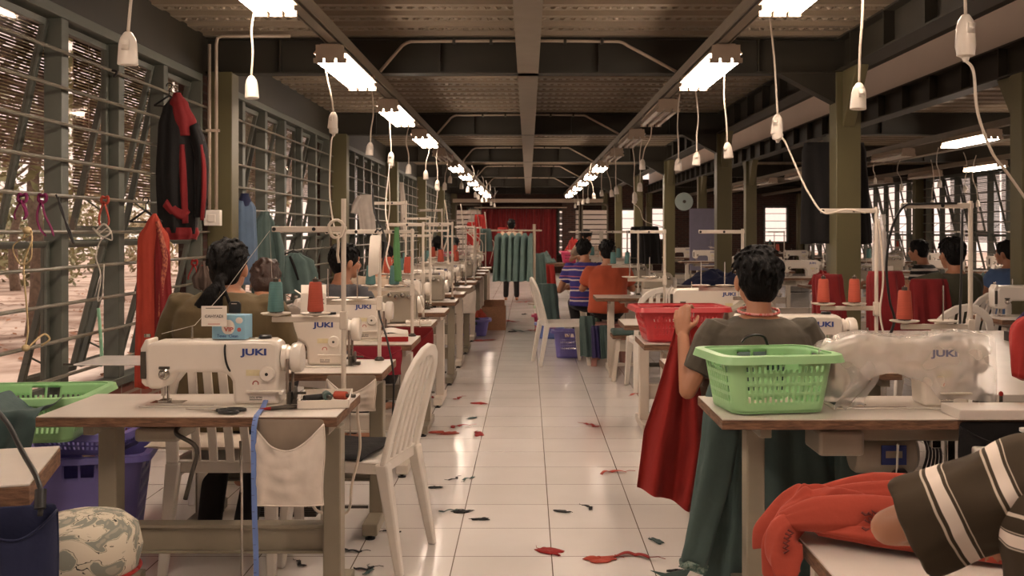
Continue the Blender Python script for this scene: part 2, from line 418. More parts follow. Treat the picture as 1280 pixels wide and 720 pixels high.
# the person in the striped shirt at the very front
ps, PM = person('person in brown and white striped T-shirt leaning elbow out beside the orange cloth', (1.16, 1.90, 0), -.1, stripes('brown_striped_knit', (64, 54, 42), STR, .16, 'Z', offset=.2), lean=.10, z0=-.085, vox=.008, sleeves=False, yaw=-.3, wide=1.35, disp=.004,
       arms={'L': ((-.43, .19, .785), (-.16, .44, .70), (.5, 1, -.2), (0, 0, -1)), 'R': ((.30, .16, .74), (.18, .42, .78), (-.3, 1, 0), (0, 0, -1))})
p0, p1 = Vector((-.12, .09, .935)), Vector((-.39, .18, .80)); d = (p1 - p0); Ls = d.length; d.normalize()
s = MB(); rs = []
for k in range(15):
    t = k / 14; rad = lerp(.088, .098, t) * (1 if t > .12 else .86 + t)
    rs.append([Vector((rad * math.cos(a) * 1.0 + .006 * math.sin(5*a + t*4), rad * 1.05 * math.sin(a) - .012 * t, Ls * t)) for a in [2*PI*j/40 for j in range(40)]])
s.rings(rs)
sl = blend(s, 'sleeve', stripes('striped_sleeve_knit', (64, 54, 42), [(0, (64, 54, 42)), (.18, (188, 174, 158)), (.20, (64, 54, 42)), (.26, (216, 202, 190)), (.46, (64, 54, 42)), (.52, (188, 174, 158)), (.56, (64, 54, 42))], .118, 'Z', offset=.36), ps, voxel=.007, smooth=3, disp=.014, dscale=.11)
sl.location = p0; sl.rotation_euler = d.to_track_quat('Z', 'Y').to_euler()
# ------------------------------------------------------------------ camera, colour, world
sc = bpy.context.scene
cam = bpy.data.objects.new('camera', bpy.data.cameras.new('camera')); C.objects.link(cam)
cam.location = (0, 0, H); cam.rotation_euler = (R(90), 0, 0)
cam.data.sensor_width = 36; cam.data.lens = 36 * F / 1280; cam.data.sensor_fit = 'HORIZONTAL'
cam.data.shift_x = -(PX - 640) / 1280; cam.data.shift_y = -(360 - PY) / 1280
cam.data.dof.use_dof = True; cam.data.dof.focus_distance = 4.2; cam.data.dof.aperture_fstop = 9
sc.camera = cam
sc.view_settings.view_transform = 'Standard'; sc.view_settings.look = 'None'; sc.view_settings.gamma = 1; sc.view_settings.use_curve_mapping = False
sc.view_settings.exposure = EXPOSURE
w = bpy.data.worlds.new('sky'); sc.world = w; w.use_nodes = True
bg = w.node_tree.nodes['Background']; bg.inputs['Color'].default_value = (1.0, .80, .70, 1); bg.inputs['Strength'].default_value = SKY
sun = bpy.data.lights.new('sun', 'SUN'); sun.energy = SUN; sun.angle = R(4); sun.color = (1, .84, .72)
so = bpy.data.objects.new('sun', sun); C.objects.link(so); so.rotation_euler = Vector((-.25, -.45, -1)).to_track_quat('-Z', 'Y').to_euler()

# ------------------------------------------------------------------ materials

M['steel'] = mat('dark_green_steel', (42, 36, 24), rough=.6, var=.25, scale=3)
M['column'] = mat('olive_paint', (94, 87, 58), rough=.5, var=.12, scale=3)
M['rail'] = mat('grey_channel', (118, 106, 90), rough=.5, var=.15)
M['winframe'] = mat('green_grey_frame', (90, 93, 84), rough=.5, var=.15, scale=4)
M['barpaint'] = mat('bar_paint', (118, 112, 98), rough=.4, var=.2, scale=12)
M['conduit'] = mat('conduit_plastic', (178, 160, 142), rough=.4, var=.08)
M['whiteplastic'] = mat('white_plastic', (226, 218, 208), rough=.35, var=.06, scale=10)
M['plug'] = mat('socket_plastic', (228, 218, 206), rough=.3, var=.04, scale=30)
M['cable'] = mat('cable_plastic', (206, 192, 176), rough=.45, var=.05)
M['blackcable'] = mat('black_rubber', (26, 24, 22), rough=.5)
M['palepanel'] = mat('pale_gutter_panel', (236, 222, 212), rough=.7, var=.06, scale=1.5)
M['tube_on'] = emit('lit_tube', LAMPCOL, LAMP)
M['tube_off'] = mat('unlit_tube', (214, 205, 196), rough=.25, var=.03)
M['dark'] = mat('dark_gap', (26, 23, 20), rough=.8)
M['black'] = mat('black_plastic', (24, 22, 21), rough=.4, var=.2)
M['chrome'] = mat('chrome', (190, 184, 176), rough=.22, metal=1, var=.1)
M['iron'] = mat('dull_iron', (84, 78, 70), rough=.45, metal=.6, var=.3)

def brick(name, c1, c2, mortar, scale=1.0, plane='YZ', w=.22, h=.07, ms=.01):
    m = bpy.data.materials.new(name); m.use_nodes = True; nt = m.node_tree; b = nt.nodes['Principled BSDF']; b.inputs['Roughness'].default_value = .85
    g = nt.nodes.new('ShaderNodeNewGeometry'); s = nt.nodes.new('ShaderNodeSeparateXYZ'); c = nt.nodes.new('ShaderNodeCombineXYZ')
    nt.links.new(g.outputs['Position'], s.inputs[0]); nt.links.new(s.outputs[plane[0]], c.inputs[0]); nt.links.new(s.outputs[plane[1]], c.inputs[1])
    t = nt.nodes.new('ShaderNodeTexBrick'); t.inputs['Color1'].default_value = lin(c1); t.inputs['Color2'].default_value = lin(c2); t.inputs['Mortar'].default_value = lin(mortar)
    t.inputs['Scale'].default_value = 1; t.inputs['Brick Width'].default_value = w; t.inputs['Row Height'].default_value = h; t.inputs['Mortar Size'].default_value = ms
    nt.links.new(c.outputs[0], t.inputs['Vector']); nt.links.new(t.outputs['Color'], b.inputs['Base Color'])
    bp = nt.nodes.new('ShaderNodeBump'); bp.inputs['Strength'].default_value = .5; bp.inputs['Distance'].default_value = .01; bp.invert = True
    nt.links.new(t.outputs['Fac'], bp.inputs['Height']); nt.links.new(bp.outputs['Normal'], b.inputs['Normal'])
    return m
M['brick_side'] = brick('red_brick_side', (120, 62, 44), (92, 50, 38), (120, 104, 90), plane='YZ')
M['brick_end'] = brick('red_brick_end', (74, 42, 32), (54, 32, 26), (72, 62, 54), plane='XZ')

def floor_mat():
    m = bpy.data.materials.new('white_glazed_tiles'); m.use_nodes = True; nt = m.node_tree; b = nt.nodes['Principled BSDF']
    g = nt.nodes.new('ShaderNodeNewGeometry'); mp = nt.nodes.new('ShaderNodeMapping'); mp.inputs['Location'].default_value = (.318, .2, 0)
    nt.links.new(g.outputs['Position'], mp.inputs['Vector'])
    t = nt.nodes.new('ShaderNodeTexBrick'); t.offset = 0; t.inputs['Scale'].default_value = 1; t.inputs['Brick Width'].default_value = .42; t.inputs['Row Height'].default_value = .42
    t.inputs['Mortar Size'].default_value = .0028; t.inputs['Mortar Smooth'].default_value = .3
    t.inputs['Color1'].default_value = lin((234, 228, 224)); t.inputs['Color2'].default_value = lin((228, 222, 217)); t.inputs['Mortar'].default_value = lin((118, 104, 94))
    nt.links.new(mp.outputs[0], t.inputs['Vector'])
    n = nt.nodes.new('ShaderNodeTexNoise'); n.inputs['Scale'].default_value = 2.3; n.inputs['Detail'].default_value = 6; nt.links.new(g.outputs['Position'], n.inputs['Vector'])
    r = nt.nodes.new('ShaderNodeValToRGB'); r.color_ramp.elements[0].position = .25; r.color_ramp.elements[0].color = (.93, .92, .91, 1); r.color_ramp.elements[1].position = .75
    nt.links.new(n.outputs['Fac'], r.inputs['Fac'])
    x = nt.nodes.new('ShaderNodeMix'); x.data_type = 'RGBA'; x.blend_type = 'MULTIPLY'; x.inputs['Factor'].default_value = 1
    nt.links.new(t.outputs['Color'], x.inputs['A']); nt.links.new(r.outputs['Color'], x.inputs['B']); nt.links.new(x.outputs['Result'], b.inputs['Base Color'])
    rr = nt.nodes.new('ShaderNodeMapRange'); rr.inputs['To Min'].default_value = .10; rr.inputs['To Max'].default_value = .19
    nt.links.new(n.outputs['Fac'], rr.inputs['Value']); nt.links.new(rr.outputs['Result'], b.inputs['Roughness'])
    return m
M['floor'] = floor_mat()

def deck_mat():
    """embossed steel deck: rows of raised dots along the low flats"""
    m = mat('embossed_deck', (136, 121, 102), rough=.5, var=.12, scale=1.2)
    nt = m.node_tree; b = nt.nodes['Principled BSDF']
    g = nt.nodes.new('ShaderNodeNewGeometry'); s = nt.nodes.new('ShaderNodeSeparateXYZ'); nt.links.new(g.outputs['Position'], s.inputs[0])
    def mth(op, a, b_=None):
        k = nt.nodes.new('ShaderNodeMath'); k.operation = op
        if hasattr(a, 'links'): nt.links.new(a, k.inputs[0])
        else: k.inputs[0].default_value = a
        if b_ is not None:
            if hasattr(b_, 'links'): nt.links.new(b_, k.inputs[1])
            else: k.inputs[1].default_value = b_
        return k.outputs[0]
    u = mth('MULTIPLY', mth('SUBTRACT', mth('FRACT', mth('DIVIDE', mth('ADD', s.outputs['X'], 50.0), .085)), .5), .085)
    v = mth('MULTIPLY', mth('SUBTRACT', mth('FRACT', mth('DIVIDE', mth('ADD', s.outputs['Y'], 37.5), .375)), .27), .375)
    d = mth('SQRT', mth('ADD', mth('MULTIPLY', u, u), mth('MULTIPLY', v, v)))
    mr = nt.nodes.new('ShaderNodeMapRange'); mr.inputs['From Min'].default_value = .018; mr.inputs['From Max'].default_value = .03; mr.inputs['To Min'].default_value = 1; mr.inputs['To Max'].default_value = 0; mr.interpolation_type = 'SMOOTHSTEP'
    nt.links.new(d, mr.inputs['Value'])
    bp = nt.nodes.new('ShaderNodeBump'); bp.inputs['Strength'].default_value = 1; bp.inputs['Distance'].default_value = .02
    nt.links.new(mr.outputs['Result'], bp.inputs['Height']); nt.links.new(bp.outputs['Normal'], b.inputs['Normal'])
    return m
M['deck'] = deck_mat()

def glass_mat(name='window_glass', tint=(1, .97, .95), gloss=.045):
    m = bpy.data.materials.new(name); m.use_nodes = True; nt = m.node_tree; nt.nodes.remove(nt.nodes['Principled BSDF'])
    o = nt.nodes['Material Output']; t = nt.nodes.new('ShaderNodeBsdfTransparent'); t.inputs[0].default_value = tint + (1,)
    g = nt.nodes.new('ShaderNodeBsdfGlossy'); g.inputs['Roughness'].default_value = .05; g.inputs['Color'].default_value = (.9, .86, .82, 1)
    f = nt.nodes.new('ShaderNodeTexNoise'); f.inputs['Scale'].default_value = 3
    mr = nt.nodes.new('ShaderNodeMapRange'); mr.inputs['To Min'].default_value = gloss * .7; mr.inputs['To Max'].default_value = gloss * 1.3
    nt.links.new(f.outputs['Fac'], mr.inputs['Value'])
    x = nt.nodes.new('ShaderNodeMixShader'); nt.links.new(mr.outputs['Result'], x.inputs[0]); nt.links.new(t.outputs[0], x.inputs[1]); nt.links.new(g.outputs[0], x.inputs[2]); nt.links.new(x.outputs[0], o.inputs['Surface'])
    return m
M['glass'] = glass_mat()

# ------------------------------------------------------------------ the room
Y0, Y1 = -2.2, 35.0
BAYS = [3.15 + 5.25 * k for k in range(7)]               # beam and column lines
XL, XR, X2, X3 = -2.6, 2.6, 4.1, 9.3
struct(MB().box(-2.9, 9.6, Y0, Y1 + .3, -.12, 0).build('floor', M['floor']))
def deck(name, xa, xb):
    prof = []
    y = Y0
    while y < Y1:
        b = math.floor(y / .375) * .375
        y = b
        prof += [(y, 2.985), (y + .2, 2.985), (y + .215, 3.035), (y + .36, 3.035)]
        y += .3751
    rows = [[(xa, p[0], p[1]) for p in prof], [(xb, p[0], p[1]) for p in prof]]
    mb = MB(); n = len(prof)
    mb.v = rows[0] + rows[1] + [(xa, prof[0][0], 3.16), (xa, prof[-1][0], 3.16), (xb, prof[0][0], 3.16), (xb, prof[-1][0], 3.16)]
    mb.f = [(i, i + 1, n + i + 1, n + i) for i in range(n - 1)] + [(2*n, 2*n+1, 2*n+3, 2*n+2)]
    o = struct(mb.build(name, M['deck']))
    if xa < 0:
        d = MB(); y = math.floor(4 / .375) * .375
        while y < 17:
            x = xa + .2
            while x < xb - .1:
                for dy in ((.055, .145) if y > 30 else (.1,)):
                    a = [(x + .026*math.cos(t), y + dy + .026*math.sin(t), 2.9848) for t in [PI*k/4 for k in range(8)]]; c = [(x + .016*math.cos(t), y + dy + .016*math.sin(t), 2.972) for t in [PI*k/4 for k in range(8)]]
                    d.rings([a, c])
                x += .078
            y += .375
        d.build('embossed_dots', M['deck'], o, smooth='auto')
deck('ceiling', -2.75, 2.66); deck('ceiling_side', 4.175, 9.5)
m_ = bpy.data.materials.new('added_light_sheet'); m_.use_nodes = True; n_ = m_.node_tree; n_.nodes.remove(n_.nodes['Principled BSDF'])  # unseen gutter roof, made translucent to let skylight onto the pale panel
t_ = n_.nodes.new('ShaderNodeBsdfTranslucent'); t_.inputs[0].default_value = (.30, .27, .24, 1); n_.links.new(t_.outputs[0], n_.nodes['Material Output'].inputs['Surface'])
struct(MB().box(2.55, 4.2, Y0, Y1, 3.5, 3.504).build('ceiling_gutter_light_sheet', m_))
struct(MB().box(-2.85, -2.75, Y0, Y1, 3.0, 3.42).box(9.45, 9.55, Y0, Y1, 3.0, 3.2).build('ceiling_edge', M['steel']))
struct(MB().box(4.13, 4.17, Y0, Y1, 2.93, 3.36).build('trim_gutter', M['palepanel']))
struct(MB().box(2.60, 2.64, Y0, Y1, 3.0, 3.5).box(4.13, 4.17, Y0, Y1, 3.365, 3.5).build('trim_gutter_wall', M['steel']))
struct(MB().box(-2.9, 9.6, Y0 - .12, Y0, 0, 3.2).build('wall_front', M['palepanel']))
# low brick walls under the windows and the dark headers over them
for nm, xa, xb in (('left', -2.80, -2.62), ('right', 9.32, 9.5)):
    struct(MB().box(xa, xb, Y0, Y1, 0, .42).build('wall_' + nm, M['brick_side']))
    struct(MB().box(xa, xb, Y0, Y1, 2.66, 3.0).build('wall_' + nm + '_header', M['steel']))
# end wall with door and louvre openings
we = MB()
OPEN = [(-2.1, -1.62, 1.0, 2.25), (1.02, 1.55, .6, 2.2), (3.15, 3.9, .5, 2.2), (4.0, 4.9, 1.1, 2.25), (8.05, 8.9, 1.02, 2.28)]
xs = sorted({-2.9, 9.6} | {v for o in OPEN for v in o[:2]})
for a, b in zip(xs, xs[1:]):
    op = [o for o in OPEN if o[0] <= a and o[1] >= b]
    if op: we.box(a, b, Y1, Y1 + .2, 0, op[0][2]).box(a, b, Y1, Y1 + .2, op[0][3], 3.2)
    else: we.box(a, b, Y1, Y1 + .2, 0, 3.2)
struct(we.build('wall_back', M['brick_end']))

# beams, girders, columns
def ibeam_x(y, xa, xb, nm):
    m = MB().box(xa, xb, y - .008, y + .008, 2.7, 2.98).box(xa, xb, y - .075, y + .075, 2.69, 2.705).box(xa, xb, y - .075, y + .075, 2.97, 2.983)
    x = xa + .6
    while x < xb - .3: m.box(x - .005, x + .005, y - .07, y + .07, 2.705, 2.97); x += 1.3
    struct(m.build(nm, M['steel']))
for i, y in enumerate(BAYS):
    ibeam_x(y, -2.62, 2.6, 'beam_crosswise_%d' % (i + 1)); ibeam_x(y, 4.1, 9.32, 'beam_crosswise_side_%d' % (i + 1))
    m = MB().prism([(2.5, 2.69), (2.05, 2.69), (2.5, 2.45)], y - .07, y + .07, 'y'); struct(m.build('beam_haunch_%d' % (i + 1), M['steel']))
def girder(x, nm):
    m = MB().box(x - .006, x + .006, Y0, Y1, 2.72, 2.98).box(x - .09, x + .09, Y0, Y1, 2.705, 2.72).box(x - .09, x + .09, Y0, Y1, 2.965, 2.98)
    y = .5
    while y < Y1: m.box(x - .085, x + .085, y - .008, y + .008, 2.72, 2.965); y += .75
    struct(m.build(nm, M['steel']))
girder(2.6, 'beam_lengthwise_inner'); girder(4.1, 'beam_lengthwise_outer')
struct(MB().box(-.085, .085, Y0, Y1, 2.69, 2.715).box(-.006, .006, Y0, Y1, 2.7, 2.98).build('beam_lengthwise_middle', M['rail']))
struct(MB().box(6.62, 6.78, Y0, Y1, 2.69, 2.715).box(6.694, 6.706, Y0, Y1, 2.7, 2.98).build('beam_lengthwise_side', M['rail']))
k = 0
for x in (-2.5, XR, X2, 9.2):
    for y in BAYS:
        k += 1
        if x == 2.6 or x == 4.1 or y > 3:
            m = MB().box(x - .1, x + .1, y - .1, y + .1, 0, 2.70)
            if x in (XR, X2):
                for s in (-1, 1):
                    m.add([(x-.05, y+s*.1, 2.25), (x+.05, y+s*.1, 2.25), (x+.05, y+s*.45, 2.705), (x-.05, y+s*.45, 2.705), (x-.05, y+s*.1, 2.705), (x+.05, y+s*.1, 2.705)],
                          [(0,1,2,3), (3,2,5,4), (0,3,4), (1,5,2), (0,4,5,1)])
            m.box(x - .14, x + .14, y - .14, y + .14, 0, .02)
            struct(m.build('column_%d' % k, M['column'], bevel=.006))
    # brick pier behind each window-side column
for i, y in enumerate(BAYS):
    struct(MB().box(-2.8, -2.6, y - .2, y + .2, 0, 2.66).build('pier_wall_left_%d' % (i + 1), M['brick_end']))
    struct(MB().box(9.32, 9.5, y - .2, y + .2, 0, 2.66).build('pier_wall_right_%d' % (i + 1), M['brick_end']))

# ------------------------------------------------------------------ windows: one bay built once, then copied
def window_bay():
    """local y runs along the wall from 0, x = 0 is the wall plane, outside is -x"""
    L = 5.25 - .42; n = 6; p = L / n
    root = empty('window_1')
    MB().box(-.06, .06, 0, L, 2.6, 2.66).box(-.06, .06, 0, L, .42, .47).box(-.06, .06, 0, .05, .47, 2.6).box(-.06, .06, L - .05, L, .47, 2.6).build('window_frame', M['winframe'], root, bevel=.004)
    for i in range(1, n): MB().box(-.05, .05, i*p - .045, i*p + .045, .47, 2.6).build('mullion', M['winframe'], root, bevel=.004)
    for i in range(n):
        y0, y1 = i*p + .052, (i+1)*p - .052
        for za, zb, ang in ((1.37, 2.59, (14, 13, 12, 0, 13, 12)[i]), (.50, 1.35, (16, 15, 0, 14, 15, 13)[i])):
            h = zb - za; s = MB(); w = .038
            s.box(-.018, .018, y0, y0 + w, -h, 0).box(-.018, .018, y1 - w, y1, -h, 0).box(-.018, .018, y0 + w, y1 - w, -h, -h + w).box(-.018, .018, y0 + w, y1 - w, -w, 0)
            g = MB().box(-.003, .003, y0 + w, y1 - w, -h + w, -w)
            X = Matrix.Translation((-.03, 0, zb)) @ Matrix.Rotation(R(ang), 4, 'Y')
            o = s.xf(X).build('sash', M['winframe'], root, bevel=.003); g.xf(X).build('pane', M['glass'], o)
            MB().tube([(-.02, y0 + .02, za + .1), (-.03 - math.sin(R(ang)) * h * .8, y0 + .02, zb - h*.8*math.cos(R(ang)))], .006, 6).build('stay_arm', M['winframe'], o)
    for k in range(-4, 6):
        MB().tube([(.08, -.1, H + .2*k), (.08, L + .1, H + .2*k)], .0105, 8).build('bar', M['barpaint'], root, smooth='auto')
    return root
w1 = struct(window_bay())
nwin = 1
for i, y in enumerate([-2.1] + BAYS[:-1]):
    for x, s in ((-2.66, 1), (9.36, -1)):
        if x > 0 and y < 8: continue
        r = w1 if nwin == 1 and i == 0 else dup(w1, (0,0,0))
        r.location = (x, (y + .21) if s > 0 else (y + 5.25 - .21), 0); r.rotation_euler = (0, 0, 0 if s > 0 else PI)
        r.name = 'window_%d' % nwin; nwin += 1; r['kind'] = 'structure'
# end wall windows: pale louvres in steel frames
def louvre(x0, x1, z0, z1, name, slats=True):
    r = struct(empty(name))
    MB().box(x0, x0+.06, Y1-.02, Y1+.1, z0, z1).box(x1-.06, x1, Y1-.02, Y1+.1, z0, z1).box(x0, x1, Y1-.02, Y1+.1, z1-.06, z1).box(x0, x1, Y1-.02, Y1+.1, z0, z0+.06).build('window_frame', M['winframe'], r)
    if slats:
        s = MB(); z = z0 + .1
        while z < z1 - .1:
            s.box(x0+.06, x1-.06, Y1+.02, Y1+.03, 0, .16, Matrix.Translation((0, 0, z))); z += .2
        s.build('louvre_slat', M['palepanel'], r)
    MB().box(x0+.06, x1-.06, Y1+.05, Y1+.056, z0+.06, z1-.06).build('pane', M['glass'], r)
    for k in range(4): MB().box(x0, x1, Y1-.04, Y1-.02, z0 + (z1-z0)*(k+1)/5 - .01, z0 + (z1-z0)*(k+1)/5 + .01).build('bar', M['winframe'], r)
for i, o in enumerate(OPEN): louvre(*o, 'window_%d' % (nwin + i), slats=i < 2)
struct(MB().box(1.15, 1.6, Y1 - .6, Y1 - .4, 0, 2.6).build('pier_wall_back', M['brick_end']))

# ------------------------------------------------------------------ outside the windows
M['earth'] = mat('dry_earth', (196, 180, 168), rough=.95, scale=.9, rgb2=(136, 112, 98), contrast=(.35, .6), bump=.4, bscale=9, detail=8)
M['porch'] = mat('porch_concrete', (150, 134, 122), rough=.9, var=.2, scale=2)
M['bamboo'] = mat('bamboo_slat', (150, 124, 104), rough=.7, var=.4, scale=14)
M['bark'] = mat('tree_bark', (128, 110, 96), rough=.9, var=.45, scale=16, bump=.6)
M['leaf'] = mat('tree_leaf', (150, 146, 104), rough=.6, var=.5, scale=3, rgb2=(92, 92, 62))
M['leaf2'] = mat('tree_leaf_pale', (188, 172, 140), rough=.6, scale=3, rgb2=(120, 112, 84))
struct(MB().box(-60, -4.2, -20, 80, -.5, -.32).build('ground_outside', M['earth']))
struct(MB().box(-4.25, -2.8, Y0, Y1, -.4, -.06).build('ground_porch', M['porch']))
struct(MB().box(9.5, 60, -20, 80, -.5, -.2).build('ground_outside_far', M['earth']))
struct(MB().box(-12, 20, Y1 + .3, 80, -.5, -.2).build('ground_outside_end', M['earth']))
struct(MB().add([(-4.3, Y0, 3.22), (-4.3, Y1, 3.22), (-2.8, Y1, 3.4), (-2.8, Y0, 3.4), (-4.3, Y0, 3.26), (-4.3, Y1, 3.26), (-2.8, Y1, 3.44), (-2.8, Y0, 3.44)],
    [(0,1,2,3), (4,7,6,5), (0,4,5,1), (3,2,6,7), (0,3,7,4), (1,5,6,2)]).build('roof_porch', M['steel']))
struct(MB().box(9.5, 10.6, Y0, Y1, 2.95, 3.0).build('roof_eave', M['steel']))
def blind(L, zb):
    s = MB(); z = 3.14
    while z > zb:
        t = rnd.uniform(-.002, .002); s.box(-.004, .004, 0, L, z - .0095, z + .0095, Matrix.Translation((rnd.uniform(-.003, .003), 0, t))); z -= .027
    return s
labels = ['first', 'second', 'third', 'fourth', 'fifth', 'sixth', 'seventh', 'eighth', 'ninth', 'tenth', 'eleventh', 'twelfth', 'thirteenth', 'fourteenth', 'fifteenth', 'sixteenth', 'seventeenth', 'eighteenth', 'nineteenth', 'twentieth']
protos = [blind(2.5, zb).mesh('blind_slats') for zb in (1.95, 1.75)]
for p in protos: p.materials.append(M['bamboo'])
for i in range(11):
    r = thing('bamboo_blind', 'slatted bamboo blind hanging on the porch outside, %s along the window wall' % labels[i], 'blind', (-4.0, 1.2 + i * 2.6, 0), 0, 'bamboo blinds along the porch')
    o = bpy.data.objects.new('slats', protos[i % 2]); C.objects.link(o); o.parent = r
    for yy in (.3, 2.2): MB().tube([(.012, yy, 3.15), (.012, yy, 1.8)], .004, 5).build('pull_cord', M['cable'], r)
    MB().tube([(0, 0, 3.165), (0, 2.5, 3.165)], .014, 6).build('head_rod', M['bamboo'], r)
for i in range(2):
    r = thing('bamboo_blind', 'slatted bamboo blind outside the far side windows, %s one' % labels[i], 'blind', (9.9, 18.9 + i * 2.6, 0), 0, 'bamboo blinds outside the far windows')
    o = bpy.data.objects.new('slats', blind(2.5, 1.2).mesh('blind_slats')); o.data.materials.append(M['bamboo']); C.objects.link(o); o.parent = r
    MB().tube([(0, 0, 3.165), (0, 2.5, 3.165)], .014, 6).build('head_rod', M['bamboo'], r)
def tree_proto(seed, h=4.5, leafm='leaf', n=1500):
    q = random.Random(seed)
    root = empty('tree')
    p = [Vector((0,0,-.4))]
    for k in range(1, 6): p.append(Vector((q.uniform(-.15,.15), q.uniform(-.15,.15), h * k / 5 - .4)))
    t = MB().tube(smoothpath(p, 4), [lerp(.16, .05, i / 20) for i in range(21)], 10)
    for k in range(7):
        a = q.uniform(0, 2*PI); z = h * q.uniform(.35, .9); l = q.uniform(.9, 1.7)
        t.tube(smoothpath([(0, 0, z), (math.cos(a)*l*.5, math.sin(a)*l*.5, z + l*.25), (math.cos(a)*l, math.sin(a)*l, z + l*.6)], 3), [.05,.045,.04,.032,.025,.018,.01], 6)
    t.build('trunk', M['bark'], root, smooth=True)
    f = MB()
    for k in range(n):
        a = q.uniform(0, 2*PI); rr = 2.1 * q.random() ** .5; z = h * q.uniform(.42, 1.25)
        c = Vector((rr*math.cos(a), rr*math.sin(a), z)); s = q.uniform(.07, .16)
        d = Vector((q.gauss(0,1), q.gauss(0,1), q.gauss(0,.7))).normalized(); e = d.orthogonal().normalized()
        f.add([c - d*s, c + e*s*.4, c + d*s, c - e*s*.4], [(0,1,2,3)])
    f.build('foliage', M[leafm], root)
    return root
t0 = tree_proto(3); t1 = tree_proto(11, 5.2, 'leaf2')
spots = [(-7.2, 9.6), (-9.5, 12.5), (-8.2, 17), (-11, 15), (-7.0, 22), (-10, 25), (-13, 20), (-8, 30), (-15, 30), (-12, 10.5), (-14, 14), (-18, 22), (-11, 36)]
for i, (x, y) in enumerate(spots):
    lab = 'leafy tree outside the window wall, %s from the camera end' % labels[i]
    src = (t0, t1)[i % 2]
    r = src if i < 2 else dup(src, (0,0,0))
    r.location = (x, y, 0); r.rotation_euler = (0, 0, i * 1.7); tag(r, lab, 'tree', 'trees outside the window wall')
def shrub_proto(seed, m, n=1100):
    q = random.Random(seed); root = empty('shrub')
    t = MB()
    for k in range(6):
        a = q.uniform(0, 6.28); t.tube([(0, 0, -.3), (math.cos(a)*.3, math.sin(a)*.3, .6), (math.cos(a)*.8, math.sin(a)*.8, 1.5)], [.04, .03, .012], 6)
    t.build('stem', M['bark'], root, smooth=True)
    f = MB()
    for k in range(n):
        d0 = Vector((q.gauss(0, 1), q.gauss(0, 1), q.gauss(0, 1))).normalized() * q.random() ** .4
        c = Vector((d0.x*1.7, d0.y*1.9, 1.3 + d0.z*1.7)); s = q.uniform(.08, .17)
        d = Vector((q.gauss(0,1), q.gauss(0,1), q.gauss(0,.7))).normalized(); e = d.orthogonal().normalized()
        f.add([c - d*s, c + e*s*.45, c + d*s, c - e*s*.45], [(0,1,2,3)])
    f.build('foliage', m, root); return root
s0, s1 = shrub_proto(5, M['leaf2']), shrub_proto(6, M['leaf'])
k = 0
for i in range(14):
    x, y = -15 - 3.2*(i % 3) + rnd.uniform(-.8, .8), 8 + i*2.7
    src = (s0, s1)[i % 2]; r = src if i < 2 else dup(src, (0,0,0)); r.location = (x, y, -.1); r.rotation_euler = (0, 0, i*2.1)
    tag(r, 'bushy shrub beyond the sunlit ground outside, %s from the camera end' % labels[i], 'shrub', 'shrubs beyond the window wall')
# fallen leaves on the earth
f = MB()
for k in range(2600):
    x, y = -4.4 - 9 * rnd.random() ** 1.3, rnd.uniform(2, 30); a = rnd.uniform(0, 6.28); s = rnd.uniform(.03, .09); c = Vector((x, y, -.3 + rnd.uniform(0, .03)))
    d = Vector((math.cos(a), math.sin(a), rnd.uniform(-.3,.3))); e = Vector((-math.sin(a), math.cos(a), rnd.uniform(-.3,.3)))
    f.add([c - d*s, c + e*s*.5, c + d*s, c - e*s*.5], [(0,1,2,3)])
tag(f.build('fallen_leaves', mat('dead_leaf', (158, 112, 84), rough=.9, var=.4)), 'dry fallen leaves scattered on the earth outside the windows', 'leaves', kind='stuff')

# ------------------------------------------------------------------ light rails, lamps and hanging sockets
RX = 1.25
for nm, x in (('window side', -RX), ('column side', RX), ('inner far nave', 5.45), ('outer far nave', 7.95)):
    r = thing('light_rail', 'long grey steel channel carrying the %s row of tube lamps' % nm, 'rail', (x, 0, 0))
    MB().box(-.055, .055, Y0, Y1 - .4, 2.672, 2.688).box(-.055, -.047, Y0, Y1 - .4, 2.615, 2.672).box(.047, .055, Y0, Y1 - .4, 2.615, 2.672).build('channel', M['rail'], r)
    MB().box(-.03, .03, Y0, Y1 - .4, 2.612, 2.63).build('cover_strip', M['rail'], r)
def lamp_proto(on):
    r = empty('ceiling_lamp')
    MB().prism([(-.11, 2.545), (.11, 2.545), (.06, 2.61), (-.06, 2.61)], 0, 1.3, 'y').build('housing', M['conduit'], r, bevel=.004)
    for y in (0, 1.3):
        MB().box(-.09, .09, y - .012, y + .012, 2.515, 2.6).box(-.105, -.045, y - .012, y + .012, 2.485, 2.515).box(-.03, .03, y - .012, y + .012, 2.485, 2.515).box(.045, .105, y - .012, y + .012, 2.485, 2.515).build('end_bracket', M['conduit'], r)
    for x in (-.077, 0, .077):
        o = MB().cyl((x, .016, 2.505), (x, 1.284, 2.505), .019, 12).build('tube', M['tube_on' if on else 'tube_off'], r, smooth='auto')
    return r
lon, loff = lamp_proto(True), lamp_proto(False); first = {True: True, False: True}
def lamp(x, y, on, lab, grp):
    src = lon if on else loff
    r = src if first[on] else dup(src, (0,0,0)); first[on] = False
    r.location = (x, y, 0); tag(r, lab, 'lamp', grp, 'thing')
OFF = {-1: {4}, 1: {2, 3, 4}}
for s in (-1, 1):
    row = 'window side' if s < 0 else 'column side'
    for k in range(-1, 11):
        on = k not in OFF[s]
        lamp(s * 1.27, 3.87 + 2.7 * k, on, '%s three tube lamp on the %s light rail, %s from the camera' % ('glowing' if on else 'unlit', row, labels[k + 1]), 'tube lamps over the %s machine row' % row)
